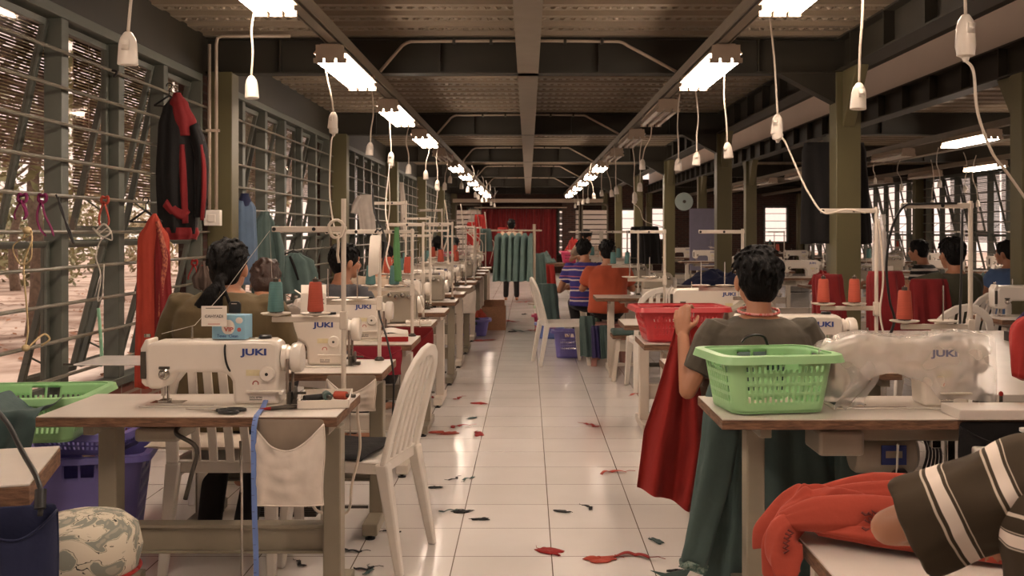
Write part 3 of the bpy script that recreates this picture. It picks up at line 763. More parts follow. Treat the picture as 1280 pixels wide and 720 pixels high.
for j, x in enumerate((5.45, 7.95)):
    for k in range(3 if j == 0 else 4, 10):
        on = k == (3, 5)[j] or k == (2, 4)[j]
        lamp(x, 3.87 + 2.7 * k - (.2 if j else 0), on, '%s tube lamp in the far nave, %s rail, %s visible from the camera' % ('glowing' if on else 'unlit', ('inner', 'outer')[j], labels[k - (3 if j == 0 else 4)]), 'tube lamps in the far nave')

def socket_mesh():
    b = MB().lathe([(.010, 0), (.014, -.004), (.024, -.02), (.029, -.04), (.031, -.075), (.033, -.105), (.031, -.108), (.02, -.108)], n=20)
    s = MB().box(-.012, .012, -.034, -.027, -.062, -.03).box(-.008, .008, -.038, -.03, -.052, -.043)
    return b, s
SM = [m.mesh('socket_body') for m in socket_mesh()]
for m in SM: m.materials.append(M['plug']); [setattr(p, 'use_smooth', True) for p in m.polygons]
SM[0].set_sharp_from_angle(angle=R(35))
def hang_socket(pos, top, label, extra=None, rz=0.0, sag=.06, thick=.0055, scale=1.0):
    r = thing('hanging_socket', label, 'socket', pos, 0, 'white sockets hanging from the light rails')
    t = Vector(top) - Vector(pos); a = rnd.uniform(0, 6.28)
    side = Vector((math.cos(a), math.sin(a), 0)) * sag * rnd.uniform(.5, 1.2)
    pts = smoothpath([Vector((0,0,-.004)), t*.2 + Vector((0,0,.02)) + side*.2, t*.5 + side, t*.8 + side*.7, t], 6)
    MB().tube(pts, thick, 8).build('cable', M['cable'], r, smooth=True)
    for nm, me in zip(('socket_body', 'switch_button'), SM):
        o = bpy.data.objects.new(nm, me); C.objects.link(o); o.parent = r; o.rotation_euler = (rnd.uniform(-.1,.1), rnd.uniform(-.1,.1), rz if rz else rnd.uniform(-.8,.8)); o.scale = (scale,)*3
    if extra:
        b = MB().lathe([(.031, -.108), (.03, -.118), (.028, -.135), (.012, -.142), (.0085, -.155)], n=16).build('plug', M['plug'], r, smooth='auto')
        pts = smoothpath([Vector((0,0,-.15))] + [Vector(e) - Vector(pos) for e in extra], 8)
        MB().tube(pts, thick * .9, 8).build('lead', M['cable'], r, smooth=True)
    return r
# (px, py of socket top, depth, px py of cable top, extra lead)
def sk(px, py, Y, tpx, lab, extra=None, sag=.05, rz=0.0):
    p = at(px, py, Y); top = Vector(((tpx - PX) * Y / F, Y + .05, 2.61))
    hang_socket(p, top, lab, extra, rz, sag)
E = lambda *a: [at(x, y, Y) for x, y, Y in a]
sk(160, 40, 3.35, 176, 'big white socket hanging nearest on the window side, over the brown table')
sk(314, 95, 4.85, 328, 'white socket hanging before the first crossbeam, window side')
sk(417, 140, 6.6, 400, 'white socket with long lead running down past the thread stands, window side', E((414, 180, 6.5), (412, 240, 6.3), (418, 285, 6.0), (424, 296, 5.9)))
sk(463, 178, 8.6, 463, 'white socket hanging under the second lit lamp, window side')
sk(489, 190, 9.9, 486, 'white socket hanging under the third lamp with dangling lead, window side', E((486, 215, 9.9), (487, 260, 9.8), (480, 310, 9.6)))
sk(511, 205, 11.2, 513, 'white socket at the fourth window side lamp')
sk(532, 213, 12.3, 532, 'white socket past the fourth window side lamp')
sk(547, 225, 13.4, 549, 'white socket with lead hanging beyond the fourth window side lamp', E((546, 250, 13.3), (540, 300, 13.2)))
sk(556, 228, 14.6, 555, 'white socket by the unlit window side lamp')
n = 0
for px, py, Y in ((563, 224, 15.6), (577, 232, 17), (585, 237, 18.5), (594, 244, 20), (598, 247, 22), (603, 251, 24), (608, 251, 26), (614, 256, 28), (618, 258, 30)):
    sk(px, py - 4, Y, px + 4, 'small white socket far along the window side rail, %s in the distant run' % labels[n], sag=.08); n += 1
sk(1207, 18, 3.35, 1199, 'big white socket with plug hanging nearest on the column side', E((1217, 90, 3.3), (1222, 140, 3.3), (1240, 190, 3.35), (1262, 220, 3.4), (1300, 275, 3.5), (1335, 330, 3.6)))
sk(1074, 104, 4.2, 1081, 'white socket hanging before the big olive column')
sk(972, 143, 5.6, 964, 'white socket with curving lead left of the big olive column', E((980, 175, 5.5), (1000, 220, 5.3), (1012, 243, 5.2), (1030, 266, 5.1), (1058, 262, 5.05), (1082, 266, 5.05)))
sk(909, 178, 7.0, 909, 'white socket under the second lit lamp, column side')
sk(871, 190, 8.2, 868, 'white socket at the far end of the second lit lamp, column side')
sk(848, 198, 8.9, 851, 'white socket under the first unlit lamp, column side')
sk(803, 199, 10.6, 814, 'white socket below the second unlit lamp, nearer of two')
sk(800, 228, 12.2, 806, 'white socket below the second unlit lamp, farther of two')
sk(793, 240, 12.6, 787, 'white socket below the third unlit lamp, column side', E((800, 262, 12.5), (806, 276, 12.4), (830, 284, 12.3)))
n = 0
for px, py, Y in ((770, 238, 14), (764, 242, 15.2), (752, 242, 16.6), (742, 246, 18), (735, 252, 20), (729, 254, 22), (723, 256, 25), (719, 260, 28)):
    sk(px, py - 5, Y, px - 3, 'small white socket far along the column side rail, %s in the distant run' % labels[n], sag=.08); n += 1
n = 0
for px, py, Y, x0 in ((1175, 225, 14.5, 1173), (1206, 232, 15.4, 1211), (1222, 250, 16, 1221), (1165, 250, 17, 1168), (1094, 222, 18, 1094), (1127, 230, 17, 1127)):
    p = at(px, py, Y); hang_socket(p, (p.x - .02, Y, 2.6), 'white socket hanging in the far nave, %s of the run' % labels[n]); n += 1
# bent conduits feeding the rails from the middle beam
for i, y in enumerate(BAYS[1:6]):
    for s in (-1, 1):
        r = thing('bent_conduit', 'bent grey conduit along roof beam %s from the camera, to the %s rail' % (labels[i], 'window side' if s < 0 else 'column side'), 'conduit', (0, y - .1, 0), 0, 'bent conduits under the roof beams')
        e = .96 if s < 0 else .75
        MB().tube(smoothpath([(s*.08, 0, 2.95), (s*(e-.1), 0, 2.945), (s*e, 0, 2.94), (s*(e+.06), 0, 2.91)], 4) + [Vector((s*1.2, 0, 2.70))], .013, 8).build('pipe', M['conduit'], r, smooth=True)
        for xx in (.3, .6): MB().box(s*xx - .012, s*xx + .012, -.016, .06, 2.93, 2.968).build('clip', M['iron'], r)
# conduits and switch box on the first window-side pier
r = thing('electric_conduit', 'pair of pale vertical conduit pipes on the brick pier', 'conduit', (0, 8.18, 0))
for dx in (0, .055):
    MB().tube([(-2.545 + dx, 0, 1.58), (-2.545 + dx, 0, 2.9)] + ([(-2.535 + dx, 0, 2.95), (-2.5 + dx, 0, 2.965), (-1.9, 0, 2.965)] if dx else []), .014, 8).build('pipe', M['conduit'], r, smooth=True)
MB().box(-2.57, -2.465, -.02, .02, 2.2, 2.22).build('clip', M['conduit'], r)
r = thing('switch_box', 'white wall switch box under the conduit pipes on the brick pier', 'switch box', (-2.515, 8.175, 0))
MB().box(-.065, .065, -.03, .03, 1.45, 1.575).build('box_body', M['whiteplastic'], r, bevel=.006)
MB().box(-.03, .03, -.038, -.03, 1.48, 1.54).build('rocker_switch', M['plug'], r, bevel=.003)
# ------------------------------------------------------------------ machine tables
M['laminate'] = mat('white_laminate', (216, 206, 196), rough=.28, var=.12, scale=5, detail=6)
M['woodedge'] = mat('worn_brown_edge', (134, 98, 72), rough=.75, scale=22, rgb2=(84, 58, 42), stretch=(1, 1, 6), bump=.4, bscale=60)
M['stand'] = mat('beige_grey_stand', (150, 140, 122), rough=.5, var=.16, scale=7)
M['standwhite'] = mat('pale_stand', (204, 192, 178), rough=.45, var=.1, scale=7)
M['machine'] = mat('cream_machine_enamel', (226, 216, 204), rough=.28, var=.07, scale=7, coat=.2)
M['machine_grey'] = mat('grey_machine_enamel', (168, 158, 142), rough=.35, var=.12, scale=7)
M['logo'] = mat('blue_logo_ink', (44, 62, 130), rough=.5, var=.05)
M['ink'] = mat('black_ink', (60, 54, 50), rough=.6)
M['sticker'] = mat('yellow_sticker', (224, 210, 168), rough=.5, var=.12, scale=50)
M['redink'] = mat('red_ink', (190, 96, 88), rough=.5)
M['belt'] = mat('grey_belt', (128, 112, 100), rough=.6)
TZ = .76
def make_table(pale=False, motor=False, pan=True, knee=False):
    r = empty('sewing_table'); s = M['standwhite' if pale else 'stand']
    MB().box(-.52, .52, -.25, .25, TZ - .004, TZ).build('table_top', M['laminate'], r, bevel=.0015)
    MB().box(-.522, .522, -.252, .252, TZ - .036, TZ - .0042).build('edge_band', M['woodedge'], r, bevel=.002)
    for x in (-.36, .465):
        l = MB().box(x - .033, x + .033, -.045, .045, .052, TZ - .075).build('leg', s, r, bevel=.006)
        MB().box(x - .02, x + .02, -.2, .2, TZ - .075, TZ - .037).build('top_bracket', s, l, bevel=.003)
        f = MB().box(x - .035, x + .035, -.25, .25, .018, .07).build('foot', s, r, bevel=.005)
        for y in (-.23, .23): MB().lathe([(.022, 0), (.024, .006), (.01, .008), (.01, .02)], (x, y, 0), 12).build('leveler', M['black'], f)
    MB().box(-.327, .432, -.005, .035, .215, .315).box(-.327, .432, -.02, .05, .305, .318).box(-.327, .432, -.02, .05, .212, .222).build('stretcher', s, r, bevel=.002)
    t = MB().box(-.12, .2, -.14, .04, .075, .09)
    for k in range(5): t.box(-.12, .2, -.13 + k*.035, -.115 + k*.035, .09, .096)
    t = t.build('treadle', M['iron'], r, bevel=.003)
    MB().tube([(.2, 0, .085), (.42, 0, .085)], .008, 8).build('treadle_rod', M['iron'], t)
    MB().tube([(.14, -.06, .095), (.14, -.06, .45), (.14, -.08, .64)], .005, 6).build('pull_rod', M['chrome'], r)
    if pan:
        p = MB().box(*((-.10, .36) if motor else (-.28, .1)), -.13, .1, TZ - (.10 if motor else .062), TZ - .037).build('oil_pan', s, r, bevel=.008)
        MB().box(*((-.16, .0) if motor else (-.22, -.06)), -.15, .05, TZ - (.15 if motor else .11), TZ - .062).build('sump', M['machine_grey'], p, bevel=.012)
        if knee: MB().tube(smoothpath([(-.05, -.17, TZ - .045), (-.05, -.2, TZ - .07), (.02, -.2, TZ - .12), (.0, -.2, TZ - .22), (-.02, -.2, TZ - .3)], 5), .008, 8).build('knee_lifter', M['iron'], r, smooth=True)
    if motor:
        m = MB().lathe([(.02, -.02), (.065, -.015), (.075, 0), (.075, .20), (.06, .215), (.02, .22)], (.02, .02, TZ - .17), 24, 'x').build('motor', M['machine_grey'], r, smooth='auto')
        MB().box(.09, .18, -.058, -.052, TZ - .20, TZ - .13).build('blue_nameplate', M['logo'], m)
        MB().box(.105, .165, -.0585, -.058, TZ - .175, TZ - .15).build('plate_window', M['machine_grey'], m)
        MB().box(.03, .22, -.03, .08, TZ - .1, TZ - .062).build('motor_bracket', M['stand'], r, bevel=.004)
        MB().lathe([(.01, 0), (.075, 0), (.085, .01), (.085, .035), (.07, .05), (.01, .05)], (.14, -.05, TZ - .3), 24, 'x').build('pulley_guard', M['black'], r, smooth='auto')
        b = MB()
        for k in range(5): b.tube(smoothpath([(.24 + .012*k, 0, TZ - .06), (.27 + .012*k, -.02, TZ - .16), (.24 + .017*k, -.03, TZ - .26), (.26 + .02*k, 0, TZ - .33)], 5), .005, 6)
        b.build('cable_loom', M['blackcable'], r)
        MB().box(.27, .305, -.06, -.03, TZ - .14, TZ - .05).box(.33, .36, -.05, -.02, TZ - .24, TZ - .1).build('clutch_arm', M['chrome'], r, bevel=.003)
    return r

# ------------------------------------------------------------------ lockstitch machine
def make_machine(grey=False, logo=True):
    r = empty('sewing_machine'); e = M['machine_grey' if grey else 'machine']
    prof = [(-.395, .226), (-.38, .237), (.055, .243), (.085, .228), (.085, .006), (-.083, .006), (-.088, .09), (-.10, .112), (-.125, .123), (-.29, .123), (-.315, .112), (-.335, .075), (-.35, .062), (-.395, .062), (-.405, .08), (-.408, .2)]
    MB().prism(prof, -.06, .06, 'y').build('arm', e, r, bevel=.014, seg=3)
    MB().box(-.42, .1, -.09, .09, .0005, .006).build('bed_plate', e, r, bevel=.002)
    MB().box(-.40, -.28, -.03, .03, .006, .0075).box(-.40, -.15, -.075, -.07, .006, .007).build('needle_plate', M['chrome'], r)
    h = MB().prism([(-.41, .07), (-.425, .085), (-.428, .21), (-.41, .245), (-.395, .245), (-.395, .07)], -.05, .05, 'y').build('face_plate', e, r, bevel=.006)
    MB().tube([(-.412, -.02, .25), (-.412, -.02, .262)], .012, 10).build('pressure_screw', M['chrome'], h)
    MB().box(-.425, -.405, -.058, -.05, .10, .2).build('thread_guide', M['iron'], h, bevel=.002)
    n = MB().cyl((-.36, 0, .065), (-.36, 0, .03), .008, 10).cyl((-.36, 0, .03), (-.36, 0, .008), .0035, 8).build('needle_bar', M['chrome'], r, smooth='auto')
    MB().cyl((-.345, .01, .065), (-.345, .01, .018), .005, 8).box(-.37, -.335, -.03, .02, .009, .016).build('presser_foot', M['chrome'], r)
    t = MB().lathe([(.004, 0), (.019, 0), (.021, .004), (.013, .008), (.013, .018), (.009, .024), (.002, .025)], (0, 0, 0), 18, 'y').build('tension_dial', M['chrome'], r, smooth='auto')
    t.rotation_euler = (0, 0, PI); t.location = (-.335, -.06, .118)
    MB().box(-.355, -.315, -.066, -.058, .136, .146).build('thread_hook', M['iron'], r, bevel=.002)
    s = MB().lathe([(.004, 0), (.026, 0), (.028, .004), (.028, .016), (.024, .02), (.002, .021)], (0, 0, 0), 22, 'y').build('stitch_dial', e, r, smooth='auto')
    s.rotation_euler = (0, 0, PI); s.location = (.045, -.06, .12)
    d = MB().cyl((.045, -.0815, .12), (.045, -.083, .12), .006, 12).build('dial_mark', M['black'], r)
    MB().box(-.035, .03, -.0612, -.0602, .112, .134).build('yellow_sticker', M['sticker'], r)
    c = MB().cyl((0, -.0602, .083), (0, -.0612, .083), .021, 24).build('round_emblem', M['plug'], r)
    MB().tube([(.010*math.cos(t), -.0614, .083 + .010*math.sin(t)) for t in [R(-20 + 20*k) for k in range(12)]], .0022, 5).build('emblem_print', M['redink'], c)
    l = MB().box(-.03, .10, -.083, -.071, .054, .061).box(.09, .104, -.083, -.02, .044, .056).box(-.01, .0, -.075, -.058, .054, .061).build('reverse_lever', e, r, bevel=.0025)
    p = MB().box(-.028, .03, -.0618, -.0602, .020, .040).build('model_plate', M['plug'], r)
    text('model_number', 'DDL 8700', .011, M['ink'], p, (.001, -.0622, .032))
    MB().box(-.022, .024, -.0622, -.0618, .0225, .0255).build('plate_line', M['ink'], p)
    if logo: text('maker_logo', 'JUKI', .033, M['logo'], r, (-.005, -.0606, .198), sx=1.5, bold=.0012)
    MB().lathe([(.012, 0), (.024, .001), (.024, .01), (.02, .013), (.004, .014)], (.02, 0, .243), 18).build('oil_cap', M['black'], r, smooth='auto')
    MB().lathe([(.012, 0), (.014, .004), (.004, .006)], (-.03, 0, .243), 14).build('oil_sight', M['chrome'], r)
    MB().cyl((-.26, .02, .24), (-.26, .02, .285), .004, 8).build('thread_post', M['chrome'], r)
    w = MB().lathe([(.02, .086), (.05, .088), (.05, .104), (.044, .108), (.044, .118), (.052, .122), (.055, .13), (.055, .152), (.05, .16), (.02, .163)], (0, 0, .172), 32, 'x').build('handwheel', e, r, smooth='auto')
    b = MB()
    for dy in (-.047, .047): b.tube([(.113, dy, .172), (.113, dy * .8, .004)], .006, 6)
    b.build('belt', M['belt'], r)
    g = MB().box(.115, .13, -.06, -.01, .006, .05).box(.13, .165, -.05, -.02, .006, .022).lathe([(.004, .134), (.026, .136), (.026, .144), (.004, .146)], (0, -.035, .045), 18, 'x').cyl((.146, -.035, .045), (.18, -.035, .045), .005, 8).box(.12, .126, -.04, -.03, .05, .085)
    g.build('bobbin_winder', M['iron'], r, bevel=.002)
    return r

def make_overlock():
    r = empty('overlock_machine'); e = M['machine_grey']
    MB().prism([(-.15, .004), (.15, .004), (.15, .2), (.12, .235), (-.02, .235), (-.06, .2), (-.15, .17)], -.09, .09, 'y').build('housing', e, r, bevel=.014, seg=3)
    MB().box(-.16, -.03, -.13, -.09, .004, .08).build('looper_cover', M['machine'], r, bevel=.006)
    for k in range(4):
        MB().lathe([(.003, -.12), (.015, -.118), (.017, -.105), (.017, -.09)], (-.03 + .045*k, 0, .2 - .012*(k % 2)), 14, 'y').build('tension_dial', M['chrome'], r, smooth='auto')
    MB().cyl((-.11, -.07, .17), (-.11, -.07, .09), .006, 8).build('needle_bar', M['chrome'], r)
    MB().box(-.14, -.08, -.11, -.05, .082, .09).build('presser_foot', M['chrome'], r)
    MB().lathe([(.015, .15), (.055, .152), (.06, .165), (.06, .185), (.04, .195), (.01, .196)], (0, 0, .13), 24, 'x').build('handwheel', M['machine'], r, smooth='auto')
    MB().box(-.08, .1, -.02, .02, .235, .255).tube([(-.05, 0, .25), (-.05, 0, .32), (.05, 0, .32), (.05, 0, .25)], .004, 6).build('thread_rail', M['chrome'], r)
    return r

def make_thread_stand(top=.77, arm=.64, low=.31, reach=.28):
    r = empty('thread_stand'); s = M['standwhite']
    p = MB().cyl((0, 0, .001), (0, 0, top), .0095, 12).build('pole', s, r, smooth='auto')
    MB().lathe([(.024, .001), (.024, .008), (.012, .02)], n=14).build('base_nut', M['iron'], p)
    a = MB().box(-reach, .012, -.008, .008, arm, arm + .022).build('top_arm', s, r, bevel=.003)
    for x in (-.27 * reach / .28, -.115): MB().cyl((x, -.0085, arm + .011), (x, -.0105, arm + .011), .0075, 12).build('guide_eye', M['black'], a)
    b = MB().box(-reach, .012, -.007, .007, low - .022, low).box(-.014, .014, -.014, .014, low - .05, low + .02).build('spool_arm', s, r, bevel=.003)
    for x in (-.265 * reach / .28, -.11):
        q = MB().lathe([(.008, low), (.014, low + .002), (.05, low + .008), (.058, low + .012), (.058, low + .015), (.05, low + .013), (.01, low + .013)], (x, 0, 0), 24).build('spool_plate', s, r, smooth='auto')
        MB().cyl((x, 0, low), (x, 0, low + .155), .0035, 8).build('spool_pin', M['chrome'], q)
    return r
SPOOL = .014

def cone_mat(n, c): return mat(n, c, rough=.75, var=.25, scale=3, stretch=(2, 2, 120), bump=.3, bscale=4)
M['teal_thread'] = cone_mat('teal_thread', (92, 134, 132)); M['orange_thread'] = cone_mat('orange_thread', (184, 80, 58)); M['red_thread'] = cone_mat('red_thread', (188, 56, 44)); M['dark_thread'] = cone_mat('dark_thread', (50, 56, 52)); M['white_thread'] = cone_mat('white_thread', (214, 204, 192))
def cone_proto(m):
    r = empty('thread_cone')
    MB().lathe([(.0115, .0065), (.0305, .0065), (.0315, .014), (.0245, .115), (.022, .121), (.0115, .121)], n=24, closed=True).build('yarn', m, r, smooth='auto')
    MB().lathe([(.0065, .0025), (.026, .0025), (.026, .006), (.011, .008), (.011, .134), (.0065, .135)], n=18, closed=True).build('core_tube', M['iron'], r, smooth='auto')
    return r
CONES = {}
def cone(col, loc, label, group=None, s=1.0):
    if col not in CONES:
        CONES[col] = o = cone_proto(M[col + '_thread']); o.location = loc; tag(o, label, 'thread cone', group)
        r = o
    else:
        r = dup(CONES[col], loc, rnd.uniform(0, 6), label)
        if group: r['group'] = group
        elif 'group' in r: del r['group']
    r.scale = (s, s, s)
    return r

# ------------------------------------------------------------------ plastic chairs, facing +y
def make_chair(m):
    r = empty('plastic_chair')
    def seat(u, v):
        x = (u - .5) * 2; y = (v - .5) * 2
        sx = .215 - .012 * v
        d = (abs(x)**3 + abs(y)**3)
        return Vector((x * sx, y * .22 + .01, .455 - .018 * (1 - min(1, d)) - .02 * max(0, abs(x) - .85) * 6 * .3))
    MB().grid(seat, 14, 14).build('seat', m, r, smooth=True, solid=.008)
    MB().box(-.20, .20, .205, .222, .40, .45).box(-.212, -.198, -.19, .21, .405, .45).box(.198, .212, -.19, .21, .405, .45).box(-.2, .2, -.205, -.19, .405, .45).build('apron', m, r, bevel=.004)
    for sx in (-1, 1):
        for (x0, y0, x1, y1) in ((.20, .205, .225, .245), (.20, -.195, .222, -.275)):
            o = MB(); rs = []
            for t in (0, .3, .7, 1):
                z = lerp(.45, 0, t); w = lerp(.062, .036, t); dd = lerp(.055, .034, t); cx = sx * lerp(x0, x1, t); cy = lerp(y0, y1, t)
                rs.append([(cx - w/2, cy - dd/2, z), (cx + w/2, cy - dd/2, z), (cx + w/2, cy + dd/2, z), (cx - w/2, cy + dd/2, z)])
            o.rings(rs).build('leg', m, r, bevel=.008, seg=2)
    # arch of the back: flattened bar from the rear seat corner over the top
    def back(t):                                     # height along the lean
        return -.20 - .105 * t - .02 * t * t
    pts = []
    for k in range(25):
        a = k / 24
        if a < .32: t = a / .32; p = (-.205 + .012 * t, t * .62)
        elif a > .68: t = (1 - a) / .32; p = (.205 - .012 * t, t * .62)
        else:
            th = PI * (1 - (a - .32) / .36); p = (.193 * math.cos(th), .62 + .38 * math.sin(th))
        pts.append((p[0], back(p[1]), .44 + .46 * p[1]))
    pts = [Vector(p) for p in pts]; rs = []
    for i, p in enumerate(pts):
        t = (pts[min(i+1, 24)] - pts[max(i-1, 0)]).normalized(); nrm = Vector((0, -1, -.25)).normalized(); x = t.cross(nrm).normalized()
        rs.append([p + x*.026 + nrm*.011, p - x*.026 + nrm*.011, p - x*.026 - nrm*.011, p + x*.026 - nrm*.011])
    MB().rings(rs).build('back_frame', m, r, bevel=.006)
    for sx in (-.105, -.035, .035, .105):
        o = MB(); rs = []
        top = math.sqrt(max(0, 1 - (sx / .193) ** 2)) * .38 + .62 - .02
        for k in range(6):
            t = .02 + (top - .02) * k / 5; w = .036; x = sx * (1 - .15 * t)
            rs.append([(x - w/2, back(t) - .006, .44 + .46*t), (x + w/2, back(t) - .006, .44 + .46*t), (x + w/2, back(t) + .006, .44 + .46*t), (x - w/2, back(t) + .006, .44 + .46*t)])
        o.rings(rs).build('back_slat', m, r, bevel=.003)
    return r

# ------------------------------------------------------------------ slotted plastic baskets
def basket(name, label, cat, w, d, h, m, loc, rz=0.0, taper=.82, rows=11, group=None, handle=True, slot=(2, 1), sol=.004, corner=.06, sides='xy'):
    r = thing(name, label, cat, loc, rz, group)
    def rr(t, k):
        """point on the rounded rectangle at perimeter fraction t, size factor k"""
        hw, hd, c = w/2*k, d/2*k, corner*k
        segs = [(2*(hw-c), 'b'), (PI/2*c, 0), (2*(hd-c), 'r'), (PI/2*c, 1), (2*(hw-c), 't'), (PI/2*c, 2), (2*(hd-c), 'l'), (PI/2*c, 3)]
        L = sum(s[0] for s in segs); q = (t % 1) * L
        for l, n in segs:
            if q <= l + 1e-9: break
            q -= l
        if n == 'b': return (-hw + c + q, -hd)
        if n == 'r': return (hw, -hd + c + q)
        if n == 't': return (hw - c - q, hd)
        if n == 'l': return (-hw, hd - c - q)
        cx, cy, a0 = [(hw-c, -hd+c, -PI/2), (hw-c, hd-c, 0), (-hw+c, hd-c, PI/2), (-hw+c, -hd+c, PI)][n]
        a = a0 + q / c; return (cx + c*math.cos(a), cy + c*math.sin(a))
    N = 4 * int(round((w + d) / .012 / 2))
    o = MB(); nv = rows * 2 + 3
    for j in range(nv + 1):
        k = lerp(taper, 1, j / nv)
        for i in range(N): p = rr(i / N, k); o.v.append((p[0], p[1], .008 + (h - .008) * j / nv))
    per = 2 * (w + d)
    for j in range(nv):
        for i in range(N):
            x, y = rr((i + .5) / N, 1)
            oncorner = abs(x) > w/2 - corner*.8 and abs(y) > d/2 - corner*.8
            hole = 2 <= j < nv - 3 and (j % (slot[0] + 1)) < slot[0] and i % 2 == 0 and not oncorner and (('x' in sides and abs(x) > w/2 - .02) or ('y' in sides and abs(y) > d/2 - .02))
            if handle and nv - 4 <= j < nv - 1 and abs(y) < .055 and abs(x) > w/2 - .02 and abs(y) > .006: hole = True
            if handle and nv - 4 <= j < nv - 1 and abs(x) < .06 and abs(y) > d/2 - .02 and abs(x) > .006: hole = True
            if not hole:
                a, b = j*N + i, j*N + (i + 1) % N; o.f.append((a, b, b + N, a + N))
    body = o.build('basket_wall', m, r, smooth='auto', solid=sol)
    b = MB(); ring = [rr(i / N, taper) for i in range(N)]
    b.v = [(p[0], p[1], .004) for p in ring] + [(p[0], p[1], .010) for p in ring]
    b.f = [tuple(range(N))[::-1], tuple(range(N, 2*N))] + [(i, (i+1) % N, N + (i+1) % N, N + i) for i in range(N)]
    b.build('basket_floor', m, r)
    rs = []
    for dk, dz in ((0, -.004), (.022, -.004), (.03, -.022), (.036, -.022), (.028, .004), (0, .006)):
        k = 1 + dk / (w/2)
        rs.append([(rr(i/N, 1)[0] * (1 + dk/(w/2)), rr(i/N, 1)[1] * (1 + dk/(d/2)), h + dz) for i in range(N)])
    MB().rings(rs, False, True).build('rim', m, r, smooth='auto')
    return r

# ------------------------------------------------------------------ placing the rows
LX, RXT = -1.185, 1.185
LROW = [3.80, 4.90, 6.08, 7.25, 8.4, 9.6, 10.8, 12.0, 13.3, 14.6, 15.9, 17.2, 18.5]
RROW = [3.75, 4.92, 6.1, 7.3, 10.2, 12.6, 14.0, 15.4, 16.8, 18.2]
tl, tk, tp, tm = make_table(knee=True), make_table(), make_table(True), make_table(False, True)
used = set()
def put(proto, key, loc, rz, label, cat, group=None):
    if key in used: r = dup(proto, loc, rz)
    else: r = proto; r.location = loc; r.rotation_euler = (0, 0, rz); used.add(key)
    r['label'] = label; r['category'] = cat; r.scale = (1, 1, 1)
    if group: r['group'] = group
    elif 'group' in r: del r['group']
    return r
for i, y in enumerate(LROW):
    lab = 'sewing table with worn brown edge and hanging white pouch, nearest in the window row' if i == 0 else 'sewing table in the window side row, %s behind the ponytailed woman' % labels[i - 1]
    put(tl if i == 0 else tk if i % 2 else tp, 'tl' if i == 0 else 'tk' if i % 2 else 'tp', (LX, y, 0), 0, lab, 'sewing table', 'sewing tables in the window side row')
for i, y in enumerate(RROW):
    lab = 'sewing table with motor below and green basket on top, nearest in the column row' if i == 0 else 'sewing table in the column side row, %s beyond the green basket' % labels[i - 1]
    put(tm, 'tm', (RXT, y, 0), 0, lab, 'sewing table', 'sewing tables in the column side row') if i < 2 else put(tp, 'tp', (RXT, y, 0), 0, lab, 'sewing table', 'sewing tables in the column side row')
mj, mo = make_machine(), make_overlock()
for i, y in enumerate(LROW):
    if i in (3, 5, 9): put(mo, 'mo', (LX + .25, y, TZ), 0, 'grey overlock machine on the window side row, beyond sewing machine %s' % labels[i - 1], 'overlock machine', 'overlock machines')
    else: put(mj, 'mj', (LX + .22 if i else -1.0, y + .02, TZ), 0, 'cream sewing machine with blue tissue box on its arm, on the nearest brown edged table' if i == 0 else 'cream sewing machine on table %s of the window side row' % labels[i], 'sewing machine', 'sewing machines in the window side row')
for i, y in enumerate(RROW):
    if i in (2, 4, 5, 7): put(mo, 'mo', (RXT + (.12 if i != 4 else .1), y, TZ), 0, 'grey overlock machine on table %s of the column side row' % labels[i], 'overlock machine', 'overlock machines')
    else: put(mj, 'mj', (1.52 if i == 0 else 1.42 if i == 1 else RXT + .25, y + .03, TZ), 0, 'cream sewing machine wrapped in clear plastic beside the green basket' if i == 0 else 'cream sewing machine on table %s of the column side row' % labels[i], 'sewing machine', 'sewing machines in the column side row')
# thread stands at the aisle end of the window row tables, then the column row
ts, ts2, ts3 = make_thread_stand(), make_thread_stand(.66, .63, .30, .27), make_thread_stand(.765, .735, .27, .28)
def stand(proto, key, loc, label, cones=(), mirror=False, zs=1.0):
    put(proto, key, loc, PI if mirror else 0, label, 'thread stand', 'thread stands').scale = (1, 1, zs)
    low = {'ts': .31, 'ts2': .30, 'ts3': .27}[key]; reach = .27 if key == 'ts2' else .28; s = -1 if mirror else 1
    for slot_, col, lab, g in cones:
        x = (-.265 * reach / .28, -.11)[slot_]
        cone(col, (loc[0] + s * x, loc[1], loc[2] + (low + SPOOL) * zs), lab, g)
stand(ts, 'ts', (-.72, 4.0, TZ), 'tall thread stand with coiled cable on its arm, behind the nearest cream machine',
      [(0, 'teal', 'teal thread cone on the nearest stand, left of the orange cone', None), (1, 'orange', 'orange thread cone on the nearest window side stand, above the machine', None)])
stand(ts2, 'ts2', (-.74, 5.10, TZ), 'thread stand with paper slip hung on its arm, second in the window row')
for i, y in enumerate(LROW[2:]):
    c = []
    if i in (0, 2, 4): c.append((0, 'teal', 'teal thread cone on a window side stand beyond the paper slip', 'teal cones down the window side row'))
    if i in (0, 1, 3, 5): c.append((1, 'teal' if i % 2 == 0 else 'orange', '%s thread cone on a window side stand further down the row' % ('teal' if i % 2 == 0 else 'orange'), ('teal' if i % 2 == 0 else 'orange') + ' cones farther down the window side row'))
    if i in (1, 6): c.append((0, 'orange', 'orange thread cone on the outer plate of a window side stand', 'outer orange cones of the window side row'))
    stand(ts2, 'ts2', (-.74 + (.03, -.02, -.08, .02, -.12, .0)[i % 6], y + (.2, .17, .2, .14)[i % 4], TZ), 'thread stand at the aisle end of window side table %s' % labels[i + 2], c, zs=(1.0, 1.08, .95, 1.12, 1.02, .92, 1.1)[i % 7])
stand(ts3, 'ts3', (1.78, 4.12, TZ), 'thread stand with one orange cone and a bare pin behind the bagged machine', [(0, 'orange', 'large orange thread cone on the stand behind the bagged machine', None)])
